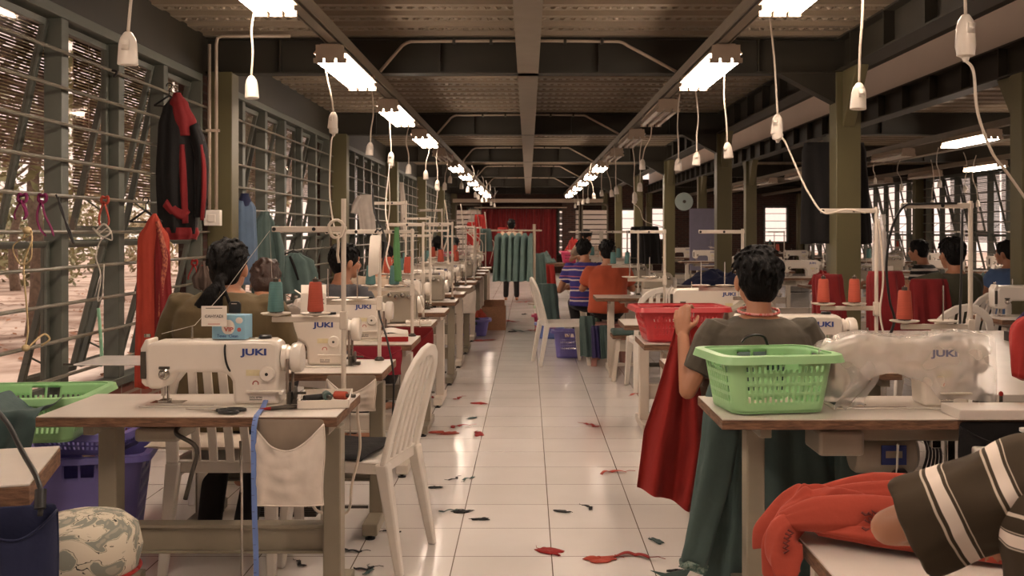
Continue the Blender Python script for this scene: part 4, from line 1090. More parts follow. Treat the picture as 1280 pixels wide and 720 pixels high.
stand(ts3, 'ts3', (1.742, 5.12, TZ), 'thread stand with two orange cones in front of the olive column',
      [(0, 'orange', 'slim orange thread cone beside the olive column, outer plate', None), (1, 'orange', 'slim orange thread cone in front of the olive column', None)])
stand(ts2, 'ts2', (1.32, 6.3, TZ), 'thread stand just behind the grey shirted man with black tape on its arm')
for i, y in enumerate(RROW[3:]):
    stand(ts2, 'ts2', (1.0 + .12 * (i % 3), y + .2, TZ), 'thread stand of column side table %s' % labels[i + 3],
          [(0, 'teal', 'teal thread cone on a column side overlock stand', 'teal cones on the column side row'), (1, 'teal', 'teal thread cone on a column side overlock stand', 'teal cones on the column side row')] if i in (1, 2, 3) else [])
# ------------------------------------------------------------------ things on and around the nearest tables
FB = {k: cloth('cloth_' + k, c) for k, c in dict(teal=(84, 102, 99), tealdark=(74, 92, 91), orange=(172, 74, 58), red=(152, 42, 38), deepred=(122, 34, 36), navy=(38, 42, 70), white=(222, 210, 198), cream=(214, 200, 184), black=(28, 26, 26), purple=(110, 34, 74), green=(92, 140, 92), tealpale=(108, 132, 128), bluejacket=(96, 116, 140), pink=(200, 60, 110), wine=(140, 40, 52)).items()}
PL = {k: mat('plastic_' + k, c, rough=.38, var=.08, scale=8) for k, c in dict(green=(156, 204, 146), red=(188, 52, 56), purple=(122, 114, 186), pink=(208, 66, 110), blue=(110, 132, 200), darkblue=(50, 42, 90)).items()}

def loft_cloth(name, m, levels, parent=None, folds=7, amp=.012, n=64, seed=0, loc=None, rz=0.0, exp=.9, top=True):
    """closed hanging cloth: levels = (z, cx, cy, half width, half depth, fold factor)"""
    q = random.Random(seed); ph = [q.uniform(0, 6.28) for _ in range(4)]
    z0, z1 = levels[0][0], levels[-1][0]; lo, hi = min(z0, z1), max(z0, z1)
    ks = sorted(levels); rs = []
    N = 26
    for j in range(N + 1):
        z = lerp(hi, lo, j / N); cx, cy, hw, hd, ff = interp(ks, z)
        ring = []
        for i in range(n):
            a = 2*PI*i/n
            f = amp * ff * (math.sin(folds*a + ph[0] + .6*math.sin(z*5 + ph[1])) + .5*math.sin(2*folds*a + ph[2] + z*3))
            c, s_ = math.cos(a), math.sin(a)
            ring.append(Vector((cx + (hw + f*.6) * math.copysign(abs(c)**exp, c), cy + (hd + f) * math.copysign(abs(s_)**exp, s_), z + .004*math.sin(3*a + ph[3]) * (j == N))))
        rs.append(ring)
    o = MB().rings(rs).build(name, m, parent, smooth=True)
    return o

def sheet(name, m, fn, nu, nv, parent=None, thick=.004, sub=1):
    return MB().grid(fn, nu, nv).build(name, m, parent, smooth=True, solid=thick, sub=sub)
def nz(x, y, s=1.0, k=0.0): return noise.noise(Vector((x*s, y*s, k)))

def heap(name, label, cat, m, loc, w, d, h, seed=0, rz=0.0, group=None, over=0.0, ridges=5):
    """crumpled cloth lying in a heap"""
    r = thing(name, label, cat, loc, rz, group)
    def f(u, v):
        a = 2*PI*u; rad = v
        k = 1 + .22*nz(math.cos(a), math.sin(a), 1.4, seed)
        x, y = w/2*k*rad*math.cos(a), d/2*k*rad*math.sin(a)
        prof = (1 - rad**2.6)
        z = h * prof * (.75 + .5*nz(x/w*3, y/d*3, 1.6, seed+3)) + .16*h*(abs(nz(x/w*ridges, y/d*ridges, 1.3, seed+9))*2 - .5) * (1 - rad**6)
        return Vector((x, y, max(z, .006) if rad < .97 else .003))
    sheet('cloth', m, f, 56, 22, r, .004, 0)
    return r

# ---- brown edged table: pouch, tape, tray, scissors, tissue box, name card, phone
def pouch(name, label, m, loc, w, h, sag=.05, depth=.03, parent_label=None, group=None, rz=0.0):
    r = thing(name, label, 'pouch', loc, rz, group)
    def front(u, v):
        x = (u - .5) * w * (1 + .03*math.sin(v*6)); z = -h * v; top = -sag * math.sin(PI*u) * (1 - v) ** 2 - .018*(1-v)
        y = -depth * (math.sin(PI*u) ** .6) * (.75 + .25*math.sin(PI*v)) * (1 - .55*v**3) - .010*nz(u*3, v*3, 1.7, 4) - .005*math.sin(u*16)*v*(1-v)*2 - .003
        return Vector((x, y, z + top))
    sheet('front_panel', m, front, 28, 28, r, .002)
    def back(u, v): return Vector(((u-.5)*w*(1 + .03*math.sin(v*6)), .0015*math.sin(u*9), -h*v))
    sheet('back_panel', mat('shaded_lining', (150, 134, 118), rough=.9, var=.3, scale=8) if m is FB['white'] else m, back, 12, 12, r, .002)  # shade inside white pouches is put into the darker back panel colour
    e = MB().tube([front(0, v/20) + Vector((0, -.002, 0)) for v in range(21)] + [front(u/20, 1) + Vector((0, -.002, 0)) for u in range(1, 21)] + [front(1, 1 - v/20) + Vector((0, -.002, 0)) for v in range(1, 21)], .0028, 6)
    e.build('seam', m, r, smooth=True)
    MB().tube([front(u/24, 0) + Vector((0, -.002, 0)) for u in range(25)], .0035, 6).build('hem', m, r, smooth=True)
    return r
FY = 3.80 - .258
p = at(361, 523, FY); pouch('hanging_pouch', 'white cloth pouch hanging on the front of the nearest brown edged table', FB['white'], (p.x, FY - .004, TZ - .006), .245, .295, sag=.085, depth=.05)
# blue tape measure draped over the edge
tape_m = mat('blue_tape', (104, 130, 190), rough=.5, var=.06)
r = thing('tape_measure', 'blue tape measure draped over the front edge of the nearest table', 'tape measure', (0, 0, 0))
pts = [at(338, 487, 3.86), at(330, 502, 3.72), at(323, 516, 3.58), at(320, 524, FY - .012), at(317, 540, FY - .035), at(317, 580, FY - .032), at(318, 640, FY - .025), at(320, 700, FY - .02), at(320, 745, FY - .02)]
pts[0].z = TZ + .06; pts[1].z = TZ + .012; pts[2].z = TZ + .006; pts[3].z = TZ + .002
sp_ = smoothpath(pts, 6); mb = MB()
rs = [[q + Vector((-.009, 0, 0)), q + Vector((.009, .002, 0)), q + Vector((.009, .003, .0012)), q + Vector((-.009, .001, .0012))] for q in sp_]
mb.rings(rs).build('tape', tape_m, r)
mk = MB()
for q in sp_[10::2]: mk.box(q.x - .008, q.x + .001, q.y - .0016, q.y - .0004, q.z, q.z + .0012)
mk.build('tape_marks', M['ink'], r)
MB().box(sp_[0].x - .01, sp_[0].x + .01, sp_[0].y - .002, sp_[0].y + .004, sp_[0].z - .004, sp_[0].z + .008).build('end_clip', M['chrome'], r)
# tray at the aisle corner
c = at(425, 500, 3.74); r = thing('shallow_tray', 'white shallow paper tray of tools on the corner of the nearest table', 'tray', (-.755, 3.84, TZ + .001), .12)
MB().box(-.09, .085, -.13, .13, 0, .004).box(-.095, -.09, -.135, .135, 0, .03).box(.085, .09, -.135, .135, 0, .03).box(-.095, .09, -.135, -.13, 0, .03).box(-.095, .09, .13, .135, 0, .03).build('tray_body', M['plug'], r, bevel=.001)
for i, (nm, lab, mm, x, y, L, rad) in enumerate((('screwdriver', 'dark handled screwdriver lying in the white tray', M['black'], -.04, .02, .1, .012), ('thread_bobbin', 'orange bobbin lying in the white tray', M['orange_thread'], .05, .03, .05, .016), ('pen_roll', 'green capped bottle lying in the white tray', FB['teal'], .0, .02, .05, .017))):
    q = Matrix.Rotation(.12, 4, 'Z') @ Vector((x, y, 0))
    t = thing(nm, lab, nm.split('_')[0], (-.755 + q.x, 3.84 + q.y, TZ + .006 + rad), .6 - i*.9)
    MB().cyl((-L/2, 0, 0), (L/2, 0, 0), rad, 14).build('handle' if i == 0 else 'barrel', mm, t, bevel=.003)
    MB().cyl((L/2, 0, 0), (L/2 + .035, 0, 0), rad*.45, 10).build('tip', M['iron'], t)
# scissors and thread snips
def scissors(label, loc, rz, sc=1.0):
    r = thing('scissors', label, 'scissors', loc, rz); r.scale = (sc,)*3
    for s in (-1, 1):
        b = MB().prism([(-.002, .0), (.11, s*.0015), (.0, s*.013)] if s > 0 else [(-.002, 0), (.0, s*.013), (.11, s*.0015)], .002 + .002*(s > 0), .004 + .002*(s > 0), 'z').build('blade', M['chrome'], r)
        a = [Vector((-.052 + .03*math.cos(t), s*.022 + .016*math.sin(t), .006)) for t in [2*PI*k/20 for k in range(21)]]
        MB().tube(a, .005, 8).tube([(-.024, s*.017, .006), (0, -s*.004, .005)], .005, 8).build('handle', M['black'], r, smooth=True)
    MB().cyl((.0, 0, .001), (0, 0, .009), .004, 10).build('pivot_screw', M['chrome'], r)
    return r
scissors('black handled scissors lying before the nearest cream machine', (-1.105, 3.64, TZ + .001), PI - .25, 1.15)
r = thing('thread_snips', 'red tipped steel thread snips beside the tape measure', 'snips', (-.875, 3.69, TZ + .001), .35)
MB().tube([(-.05, .006, .006), (0, .012, .008), (.05, 0, .008)], .006, 8).tube([(-.05, -.006, .006), (0, -.012, .008), (.05, 0, .008)], .006, 8).build('snip_handle', M['iron'], r, smooth=True)
MB().tube([(-.09, 0, .006), (-.05, 0, .006)], [.002, .007], 8).build('snip_tip', FB['red'], r)
# tissue box, phone, name card on the machine arm
zt = TZ + .2435
r = thing('tissue_box', 'small light blue tissue box strapped on top of the nearest machine arm', 'tissue box', (-1.105, 3.82, zt), -.15)
bx = mat('light_blue_card', (138, 184, 206), rough=.5, var=.06)
bb = MB().box(-.062, .066, -.035, .035, .0, .09).build('box_body', bx, r, bevel=.002)
MB().ell((.002, -.0355, .045), (.026, .0012, .028)).ell((.045, -.0355, .07), (.014, .0012, .012)).build('white_print', M['plug'], bb, smooth=True)
text('vip_print', 'VIP', .022, M['redink'], r, (.005, -.0372, .036), sx=1.2, bold=.0006); text('brand_print', 'Tessa  Clean', .016, M['logo'], r, (0, -.0362, .012))
MB().ell((.045, -.036, .036), (.008, .0015, .008)).build('red_print', M['redink'], r, smooth=True)
r = thing('strap', 'thin black strap hanging down the nearest machine arm from the tissue box', 'strap', (0, 0, 0))
MB().tube(smoothpath([(-1.112, 3.77, zt - .008), (-1.112, 3.754, zt - .035), (-1.108, 3.7535, zt - .075), (-1.098, 3.755, zt - .105), (-1.09, 3.775, zt - .125)], 5), .004, 6).build('strap_band', M['black'], r, smooth=True)
r = thing('mobile_phone', 'black mobile phone standing in the blue tissue box', 'phone', (-1.105, 3.856, zt + .0915), -.1)
MB().prism([(-.022, 0), (.024, 0), (.024, .035), (.016, .045), (-.012, .045), (-.022, .035)], -.006, .006, 'y').build('phone_body', M['black'], r, bevel=.003)
MB().box(-.01, .012, -.0075, -.006, .034, .037).build('ear_slot', M['chrome'], r)
r = thing('name_card', 'white name card leaning on the blue tissue box', 'card', (-1.148, 3.745, zt + .052), .02)
MB().box(-.046, .046, -.001, .001, 0, .074).build('card_sheet', M['plug'], r)
text('name_lettering', 'CAHYADI', .0155, M['ink'], r, (0, -.0014, .036))
for zz, hw, mm in ((.066, .030, 'ink'), (.008, .022, 'redink')): MB().box(-hw, hw, -.0014, -.001, zz - .0012, zz + .0012).build('printed_line', M[mm], r)
# cable coil on the stand arm, paper slip, thread to the machine
r = thing('cable_coil', 'pale cable coiled around the arm of the nearest thread stand', 'cable', (-.755, 4.0, TZ + .64))
cc = [Vector((.012 + .028*math.cos(t)*(1 + .12*math.sin(t*3)), -.022 - .003*k/9, .012 + .035*math.sin(t))) for k, t in enumerate([2*PI*j/14 for j in range(40)])]
MB().tube(cc + [Vector((.02, -.03, -.05)), Vector((.015, -.02, -.09)), Vector((.02, -.018, -.12))], .0055, 8).build('coil', M['cable'], r, smooth=True)
r = thing('paper_slip', 'pale paper slip hanging from the second window side thread stand', 'paper slip', (-.745, 5.07, TZ + .625))
sheet('slip_sheet', M['plug'], lambda u, v: Vector((-.035 + .055*u - .01*v, -.01 - .02*math.sin(v*3) , -.21*v + .02*u*v)), 4, 10, r, .001)
MB().tube([(-.01, -.012, .012), (0, .0, .03), (.012, -.012, .02), (.03, -.01, .035)], .005, 6).build('black_tie', M['black'], r, smooth=True)
r = thing('sewing_thread', 'white thread running from the teal cone to the nearest machine', 'thread', (0, 0, 0))
MB().tube([Vector((-1.0, 4.0, TZ + .31 + .15)), Vector((-1.005, 3.985, TZ + .645)), Vector((-1.15, 3.9, TZ + .42)), Vector((-1.25, 3.84, TZ + .29)), Vector((-1.36, 3.80, TZ + .262))], .0011, 5).build('strand', M['white_thread'], r)
# boxes on the tables behind
def cardbox(name, label, loc, w, d, h, m, rz=0.0, cat='box', flaps=False, group=None):
    r = thing(name, label, cat, loc, rz, group); t = .003
    MB().box(-w/2, w/2, -d/2, d/2, 0, t).box(-w/2, -w/2+t, -d/2, d/2, t, h).box(w/2-t, w/2, -d/2, d/2, t, h).box(-w/2+t, w/2-t, -d/2, -d/2+t, t, h).box(-w/2+t, w/2-t, d/2-t, d/2, t, h).build('box_body', m, r)
    if flaps:
        MB().add([(-w/2, -d/2, h), (-w/2, d/2, h), (-w/2 - .03, d/2, h + .02), (-w/2 - .03, -d/2, h + .02)], [(0,1,2,3)]).build('flap', m, r, solid=.002)
        MB().add([(-w/2, d/2, h), (w/2, d/2, h), (w/2, d/2 + .02, h + .04), (-w/2, d/2 + .02, h + .04)], [(0,1,2,3)]).build('flap', m, r, solid=.002)
    return r
b = cardbox('paper_box', 'open white paper box on the second window side machine', (-1.03, 4.92, TZ + .258), .12, .09, .085, M['plug'], .2, flaps=True)
text('box_print', 'KK', .03, M['ink'], b, (.03, -.0465, .05), bold=.001)
b = cardbox('red_booklet', 'white and red carton on the third window side table', (-.78, 6.02, TZ + .001), .15, .10, .045, M['plug'], .1)
MB().box(-.0765, .0765, -.0515, -.050, .0, .028).build('red_side', FB['red'], b)
sheet('paper_sheet', M['plug'], lambda u, v: Vector(((u-.5)*.15, (v-.5)*.1, .046 + .02*v + .008*math.sin(u*5))), 6, 4, b, .001)
r = thing('calculator', 'flat white calculator on the fourth window side table', 'calculator', (-.76, 7.12, TZ + .001), .1)
MB().box(-.09, .09, -.06, .06, 0, .025).build('case', M['plug'], r, bevel=.006)
k = MB()
for i in range(5):
    for j in range(3): k.box(-.07 + .03*i, -.05 + .03*i, -.045 + .025*j, -.03 + .025*j, .025, .029)
k.build('keys', M['cable'], r)
# cloth pouches further down the window row
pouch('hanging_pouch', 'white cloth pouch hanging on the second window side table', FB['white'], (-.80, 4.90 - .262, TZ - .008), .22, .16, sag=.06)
pouch('hanging_pouch', 'wine coloured cloth pouch hanging on the third window side table', FB['wine'], (-.86, 6.08 - .262, TZ - .008), .28, .16, sag=.05)
pouch('hanging_pouch', 'red cloth pouch hanging on the fourth window side table', FB['deepred'], (-.78, 7.25 - .262, TZ - .008), .26, .30, sag=.08)
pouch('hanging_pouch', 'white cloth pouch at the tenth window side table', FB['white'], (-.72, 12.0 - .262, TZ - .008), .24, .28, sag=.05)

# ---- chairs
ch = make_chair(M['whiteplastic']); tag(ch, 'white plastic chair with dark cloth on its seat, in the aisle by the hanging pouch', 'chair'); ch.location = (-.745, 4.44, 0); ch.rotation_euler = (0, 0, R(78))
dup(ch, (-1.262, 4.43, 0), 0, 'white slatted plastic chair under the ponytailed woman')
dup(ch, (1.04, 4.395, 0), 0, 'white plastic chair under the man in dark grey')
dup(ch, (.36, 10.9, 0), R(-80), 'white plastic chair in the aisle with teal cloths hung on its side')
dup(ch, (1.14, 9.15, 0), 0.05, 'white plastic chair behind the red basket')
dup(ch, (2.87, 7.1, 0), .1, 'white plastic chair at the large white table, front one of two')
dup(ch, (3.63, 8.52, 0), .35, 'white plastic chair under the person reaching sideways')
pc = dup(ch, (3.42, 7.14, 0), .1, 'dark purple plastic chair at the large white table')
for c_ in pc.children: c_.data = c_.data.copy(); c_.data.materials.clear(); c_.data.materials.append(PL['darkblue'])
dup(ch, (-1.5, 5.52, 0), 0, 'white plastic chair under the brown haired person'); dup(ch, (-1.285, 6.725, 0), -.55, 'white plastic chair under the man in slate')
r = thing('seat_cloth', 'dark grey cloth spread over the seat of the aisle chair', 'cloth', (-.815, 4.44, .4775), R(78))
def sc_(u, v):
    x, y = (u - .5)*.42, (v - .5)*.40
    z = 0 if abs(y) < .19 and abs(x) < .2 else -.03 * ((max(0, abs(x) - .2) + max(0, abs(y) - .19)) / .02)
    return Vector((x*(1 + .08*nz(u*3, v*3)), y + .02, .006*nz(u*4, v*4, 1, 2) + .004 + max(z, -.05)))
sheet('cloth', FB['black'], sc_, 16, 16, r, .003)
r = thing('seat_cushion', 'cream cushion rolled on the seat of the ponytailed woman\'s chair', 'cushion', (-1.37, 4.335, .51))
def pillow(w, d, h, n=24):
    return MB().grid(lambda u, v: Vector((w*(u-.5), d*(v-.5), h*(math.sin(PI*u)*math.sin(PI*v))**.45 + .004*nz(u*5, v*5))), n, n).grid(lambda u, v: Vector((w*(u-.5), d*(v-.5), -h*.6*(math.sin(PI*u)*math.sin(PI*v))**.45)), n, n)
pillow(.44, .20, .045).build('cushion_body', FB['cream'], r, smooth=True)

# ---- left corner: baskets, small table, navy bag, patterned cushion
basket('laundry_basket', 'big purple slatted laundry basket on the floor under the window side', 'basket', .52, .40, .42, PL['purple'], (-1.985, 4.62, .001), .22, rows=8, slot=(2, 1), sides='x')
basket('laundry_basket', 'shallow purple basket nested on the big purple basket', 'basket', .43, .35, .10, PL['purple'], (-1.97, 4.60, .425), -.06, rows=5)
basket('laundry_basket', 'light green laundry basket on top of the purple baskets', 'basket', .56, .44, .19, PL['green'], (-2.13, 4.36, .532), .1, rows=6)
r = thing('side_table', 'worn corner of a white topped brown board table with a navy bag hung on it', 'table', (-1.80, 2.86, 0), .28)
MB().box(-.45, .42, -.28, .22, .728, .735).build('table_top', M['laminate'], r, bevel=.002)
MB().box(-.452, .422, -.282, .222, .675, .7275).build('edge_band', M['woodedge'], r, bevel=.003)
for x, y in ((-.4, -.22), (-.4, .17), (.22, .17), (.22, -.22)): MB().box(x - .025, x + .025, y - .025, y + .025, 0, .675).build('leg', M['stand'], r, bevel=.003)
MB().box(-.38, .2, -.02, .02, .62, .675).build('rail', M['stand'], r)
pouch('hanging_bag', 'navy cloth bag hanging on the small worn table', FB['navy'], (-1.31, 2.625, .70), .19, .50, sag=.06, depth=.06, rz=.28)
r = thing('draped_cloth', 'teal cloth draped over the rim of the light green basket', 'cloth', (-2.02, 3.98, .52))
def dc(u, v):
    x = (u - .5)*.30 + .02*math.sin(v*5); a = v
    z = .20 + .03*math.sin(u*7) - .02*nz(u*3, v*2, 2) if a < .25 else .21 - (a - .25)*.36 + .03*math.sin(u*9 + 1)*a
    y = .10 - .26*min(a, .3)/.3 + .03*math.sin(u*11 + 2*v) * (.3 + a) - .03*a
    return Vector((x, y + .06, z))
sheet('cloth', FB['tealdark'], dc, 26, 22, r, .004)
r = thing('power_cable', 'black power cord curving over the small worn table', 'cord', (0, 0, 0))
MB().tube(smoothpath([at(-12, 505, 2.9), at(10, 530, 2.88), at(28, 565, 2.80), at(45, 595, 2.66), at(52, 620, 2.60), at(50, 645, 2.58)], 6), .007, 8).build('cord', M['blackcable'], r, smooth=True)
MB().cyl(at(51, 612, 2.6), at(50, 636, 2.58), .014, 12).build('plug', M['black'], r, smooth='auto')
# patterned stool cushion
def wave_mat():
    m = mat('swirl_print_cloth', (176, 168, 150), rough=.85); nt = m.node_tree; b = nt.nodes['Principled BSDF']
    tc = nt.nodes.new('ShaderNodeTexCoord'); n = nt.nodes.new('ShaderNodeTexNoise'); n.inputs['Scale'].default_value = 6.5; n.inputs['Detail'].default_value = 2.5; n.inputs['Distortion'].default_value = 2.2
    nt.links.new(tc.outputs['Object'], n.inputs['Vector']); r = nt.nodes.new('ShaderNodeValToRGB'); r.color_ramp.interpolation = 'CONSTANT'; e = r.color_ramp.elements
    e[0].position = 0; e[0].color = lin((150, 146, 132)); e[1].position = .40; e[1].color = lin((126, 128, 118))
    for p_, c_ in ((.485, (190, 180, 160)), (.51, (40, 42, 42)), (.518, (196, 186, 168)), (.62, (168, 162, 146)), (.70, (196, 186, 168))): k = e.new(p_); k.color = lin(c_)
    nt.links.new(n.outputs['Fac'], r.inputs['Fac']); nt.links.new(r.outputs['Color'], b.inputs['Base Color']); return m
r = thing('padded_stool', 'stool with puffy grey cream cushion in swirling print, below the small table', 'stool', (-1.325, 3.05, 0))
c_ = MB().lathe([(.02, .36), (.12, .365), (.155, .40), (.168, .46), (.155, .52), (.12, .55), (.06, .566), (.01, .568)], n=40).build('cushion', wave_mat(), r, smooth=True)
MB().tube([(.16*math.cos(t), .16*math.sin(t), .395) for t in [2*PI*k/40 for k in range(41)]], .006, 6).tube(smoothpath([(-.13, -.09, .40), (-.10, -.125, .48), (-.08, -.08, .55)], 4), .006, 6).build('piping', FB['red'], c_, smooth=True)
MB().cyl((0, 0, .34), (0, 0, .36), .16, 28).build('seat', M['stand'], r)
for k in range(4):
    a = PI/4 + k*PI/2; MB().cyl((.10*math.cos(a), .10*math.sin(a), .34), (.17*math.cos(a), .17*math.sin(a), 0), .014, 10).build('leg', M['iron'], r)

# ---- green basket table: machine cover, tray board, black pouch, controls
basket('laundry_basket', 'light green laundry basket standing on the corner of the nearest column side table', 'basket',   .40, .31, .205, PL['green'], (.866, 3.715, TZ + .001), .16, rows=7, taper=.84)
r = thing('scrap_bundle', 'cream and rust scraps lying in the green basket on the table', 'scrap', (.86, 3.70, TZ + .016), .1)
MB().grid(lambda u, v: Vector(((u-.5)*.18, (v-.5)*.06, .02*math.sin(PI*v) + .008*math.sin(u*14))), 20, 6).build('scrap_cloth', FB['cream'], r, smooth=True, solid=.003)
r = thing('black_clip', 'black curved strap hooked on the rim of the green basket', 'strap', (.86, 3.885, TZ + .20), .1)
MB().tube(smoothpath([(-.05, .0, .022), (-.035, -.004, .04), (0, -.006, .05), (.035, -.004, .042), (.05, 0, .01), (.05, 0.002, -.02)], 5), .009, 8, flat=.5).build('strap_band', M['black'], r, smooth=True)
def plastic_wrap():
    m = bpy.data.materials.new('clear_plastic_film'); m.use_nodes = True; nt = m.node_tree; b = nt.nodes['Principled BSDF']; o = nt.nodes['Material Output']
    b.inputs['Base Color'].default_value = (.78, .74, .70, 1); b.inputs['Roughness'].default_value = .2; b.inputs['Specular IOR Level'].default_value = .9
    t = nt.nodes.new('ShaderNodeBsdfTransparent'); t.inputs[0].default_value = (.97, .95, .93, 1)
    n = nt.nodes.new('ShaderNodeTexNoise'); n.inputs['Scale'].default_value = 7; n.inputs['Detail'].default_value = 2
    tc = nt.nodes.new('ShaderNodeTexCoord'); nt.links.new(tc.outputs['Object'], n.inputs['Vector'])
    wv = nt.nodes.new('ShaderNodeTexNoise'); wv.inputs['Scale'].default_value = 9; wv.inputs['Detail'].default_value = 3; wv.inputs['Distortion'].default_value = 1.5; wv.noise_type = 'RIDGED_MULTIFRACTAL'; nt.links.new(tc.outputs['Object'], wv.inputs['Vector'])
    mr = nt.nodes.new('ShaderNodeMapRange'); mr.inputs['From Min'].default_value = .3; mr.inputs['From Max'].default_value = .7; mr.inputs['To Min'].default_value = .27; mr.inputs['To Max'].default_value = .50
    nt.links.new(n.outputs['Fac'], mr.inputs['Value'])
    bp = nt.nodes.new('ShaderNodeBump'); bp.inputs['Strength'].default_value = .45; bp.inputs['Distance'].default_value = .02; nt.links.new(wv.outputs['Fac'], bp.inputs['Height']); nt.links.new(bp.outputs['Normal'], b.inputs['Normal'])
    x = nt.nodes.new('ShaderNodeMixShader'); nt.links.new(mr.outputs['Result'], x.inputs[0]); nt.links.new(t.outputs[0], x.inputs[1]); nt.links.new(b.outputs[0], x.inputs[2]); nt.links.new(x.outputs[0], o.inputs['Surface']); return m
film = plastic_wrap()
r = thing('plastic_cover', 'crumpled clear plastic bag pulled over the sewing machine beside the green basket', 'plastic bag', (1.52, 3.78, TZ))
def wrap(u, v):
    """u along the arm, v around from the front hem over the top to the back hem"""
    x = lerp(-.46, .185, u)
    hem = .03 + .10*math.sin(PI*min(1, max(0, (u - .12)/.55)))**.8 if .12 < u < .67 else .03
    hem = {True: hem}[True]
    a = v
    top = .262 + .012*math.sin(u*9) - (.05*(1-u)**6)
    bulge = .085 + .012*nz(u*4, v*4, 1.5, 3)
    if a < .42: t = a/.42; y = -bulge - .012*math.sin(t*5 + u*7) * (1 - t); z = lerp(hem, top - .015, t)
    elif a < .58: t = (a - .42)/.16; y = lerp(-bulge, bulge, t); z = top + .006*math.sin(PI*t)
    else: t = (a - .58)/.42; y = bulge + .012*math.sin(t*5 + u*6) * t; z = lerp(top - .015, hem, t)
    e = min(1, u/.05) * min(1, (1-u)/.05)
    k = .55 + .45*math.sqrt(max(0, e))
    w_ = .010*nz(x*9, z*9, 1, v*2) + .007*abs(nz(x*17 + z*9, z*13 - x*5, 1, 2))
    return Vector((x + w_, y*k + w_, max(.012, z*(.93 + .07*k) + w_)))
MB().grid(wrap, 90, 60).build('film', film, r, smooth=True)
r = thing('twisted_bag_tail', 'loose corner of clear plastic hanging by the bagged machine needle', 'plastic bag', (1.12, 3.70, TZ))
MB().grid(lambda u, v: Vector((.12*u + .03*math.sin(v*5), -.03 - .03*math.sin(u*4 + v*2), .16*(1 - v) + .006 + .012*math.sin(u*9))), 20, 20).build('film', film, r, smooth=True)
r = thing('white_board', 'narrow white board lying along the edge of the bagged machine table', 'board', (1.70, 3.545, TZ + .001))
MB().box(-.235, .30, -.07, .09, 0, .035).build('board_body', M['laminate'], r, bevel=.003)
p_ = pouch('hanging_pouch', 'black cloth pouch hanging under the white board', FB['black'], (1.60, 3.49, TZ - .006), .26, .30, sag=.05, depth=.05)
r = thing('control_box', 'small white control box tucked in the black pouch', 'control box', (1.545, 3.425, TZ - .105), -.1)
MB().box(-.055, .055, -.02, .02, -.02, .025).build('case', M['whiteplastic'], r, bevel=.008)
MB().box(-.03, .03, -.0215, -.02, -.005, .008).build('seam_line', M['cable'], r)
r = thing('lamp_head', 'white round knobbed fitting in front of the black pouch', 'fitting', (1.655, 3.40, TZ - .08))
MB().lathe([(.005, .07), (.022, .068), (.022, .058), (.014, .054), (.014, .01), (.03, .004), (.05, -.01), (.05, -.05), (.01, -.055)], n=24).build('knob_body', M['whiteplastic'], r, smooth='auto')
MB().cyl((-.01, -.05, -.03), (-.01, -.053, -.03), .006, 10).build('screw_hole', M['dark'], r)
r = thing('spring_clip', 'small red tipped guide standing on the board behind the plastic bag', 'clip', (1.70, 3.68, TZ + .002))
MB().cyl((0, 0, 0), (0, 0, .05), .006, 10).build('post', M['iron'], r); MB().ell((0, 0, .056), (.008, .008, .01)).build('tip', FB['red'], r, smooth=True)
# water bottle under the table
r = thing('water_bottle', 'clear bottle with black cap on the floor behind the orange cloth', 'bottle', (1.065, 3.555, .001))
MB().lathe([(.01, 0), (.038, .002), (.04, .02), (.04, .30), (.036, .33), (.018, .37), (.016, .385), (.016, .40)], n=24).build('bottle_body', film, r, smooth=True)
MB().lathe([(.02, .386), (.02, .42), (.004, .422)], n=18).build('cap', M['black'], r, smooth='auto')

# teal dress hung over the chair back behind the green basket
r = thing('teal_dress', 'long teal dress hung over a chair back behind the green basket table, sleeve hanging down', 'dress', (1.03, 4.035, 0))
loft_cloth('dress_body', FB['teal'], [(.93, -.02, .0, .17, .022, .1), (.90, -.02, 0, .23, .024, .2), (.80, -.02, .0, .225, .022, .4), (.6, -.02, .0, .23, .022, .8), (.3, -.02, .0, .27, .026, 1.1), (.03, -.02, .0, .31, .03, 1.3)], r, folds=9, amp=.013, n=110, seed=5)
def limb(name, m, pts, rad, parent, n=24, fl=.5, folds=3, amp=.008):
    pts = smoothpath(pts, 6); rs = []; m_ = len(pts)
    for i, p_ in enumerate(pts):
        t = (pts[min(i+1, m_-1)] - pts[max(i-1, 0)]).normalized(); x = t.cross(Vector((0, 1, 0))).normalized(); y = Vector((0, 1, 0)); q = i/(m_-1)
        k = q*(len(rad)-1); j = min(int(k), len(rad)-2); rr_ = lerp(rad[j], rad[j+1], k - j)
        rs.append([p_ + x*((rr_ + amp*math.sin(folds*a*2 + q*6))*math.cos(a)) + y*((rr_*fl + amp*math.sin(folds*a + q*4))*math.sin(a)) for a in [2*PI*s_/n for s_ in range(n)]])
    return MB().rings(rs).build(name, m, parent, smooth=True)
limb('sleeve', FB['teal'], [(-.22, -.01, .87), (-.265, -.05, .74), (-.30, -.055, .5), (-.35, -.05, .26), (-.385, -.05, .11)], [.06, .07, .065, .055, .05], r)
limb('sleeve', FB['teal'], [(.17, -.0, .86), (.22, -.06, .7), (.23, -.065, .45), (.22, -.06, .2)], [.06, .07, .065, .05], r)
limb('cuff', mat('silver_trim', (132, 150, 140), rough=.6, rgb2=(70, 100, 92), scale=70, contrast=(.45, .55)), [(-.382, -.05, .118), (-.392, -.05, .085)], [.052, .052], r)
MB().add([(-.40, -.08, .10), (-.50, -.09, .085), (-.56, -.10, .10), (-.44, -.07, .03)], [(0, 1, 2, 3)]).build('sash_end', FB['teal'], r, solid=.004)

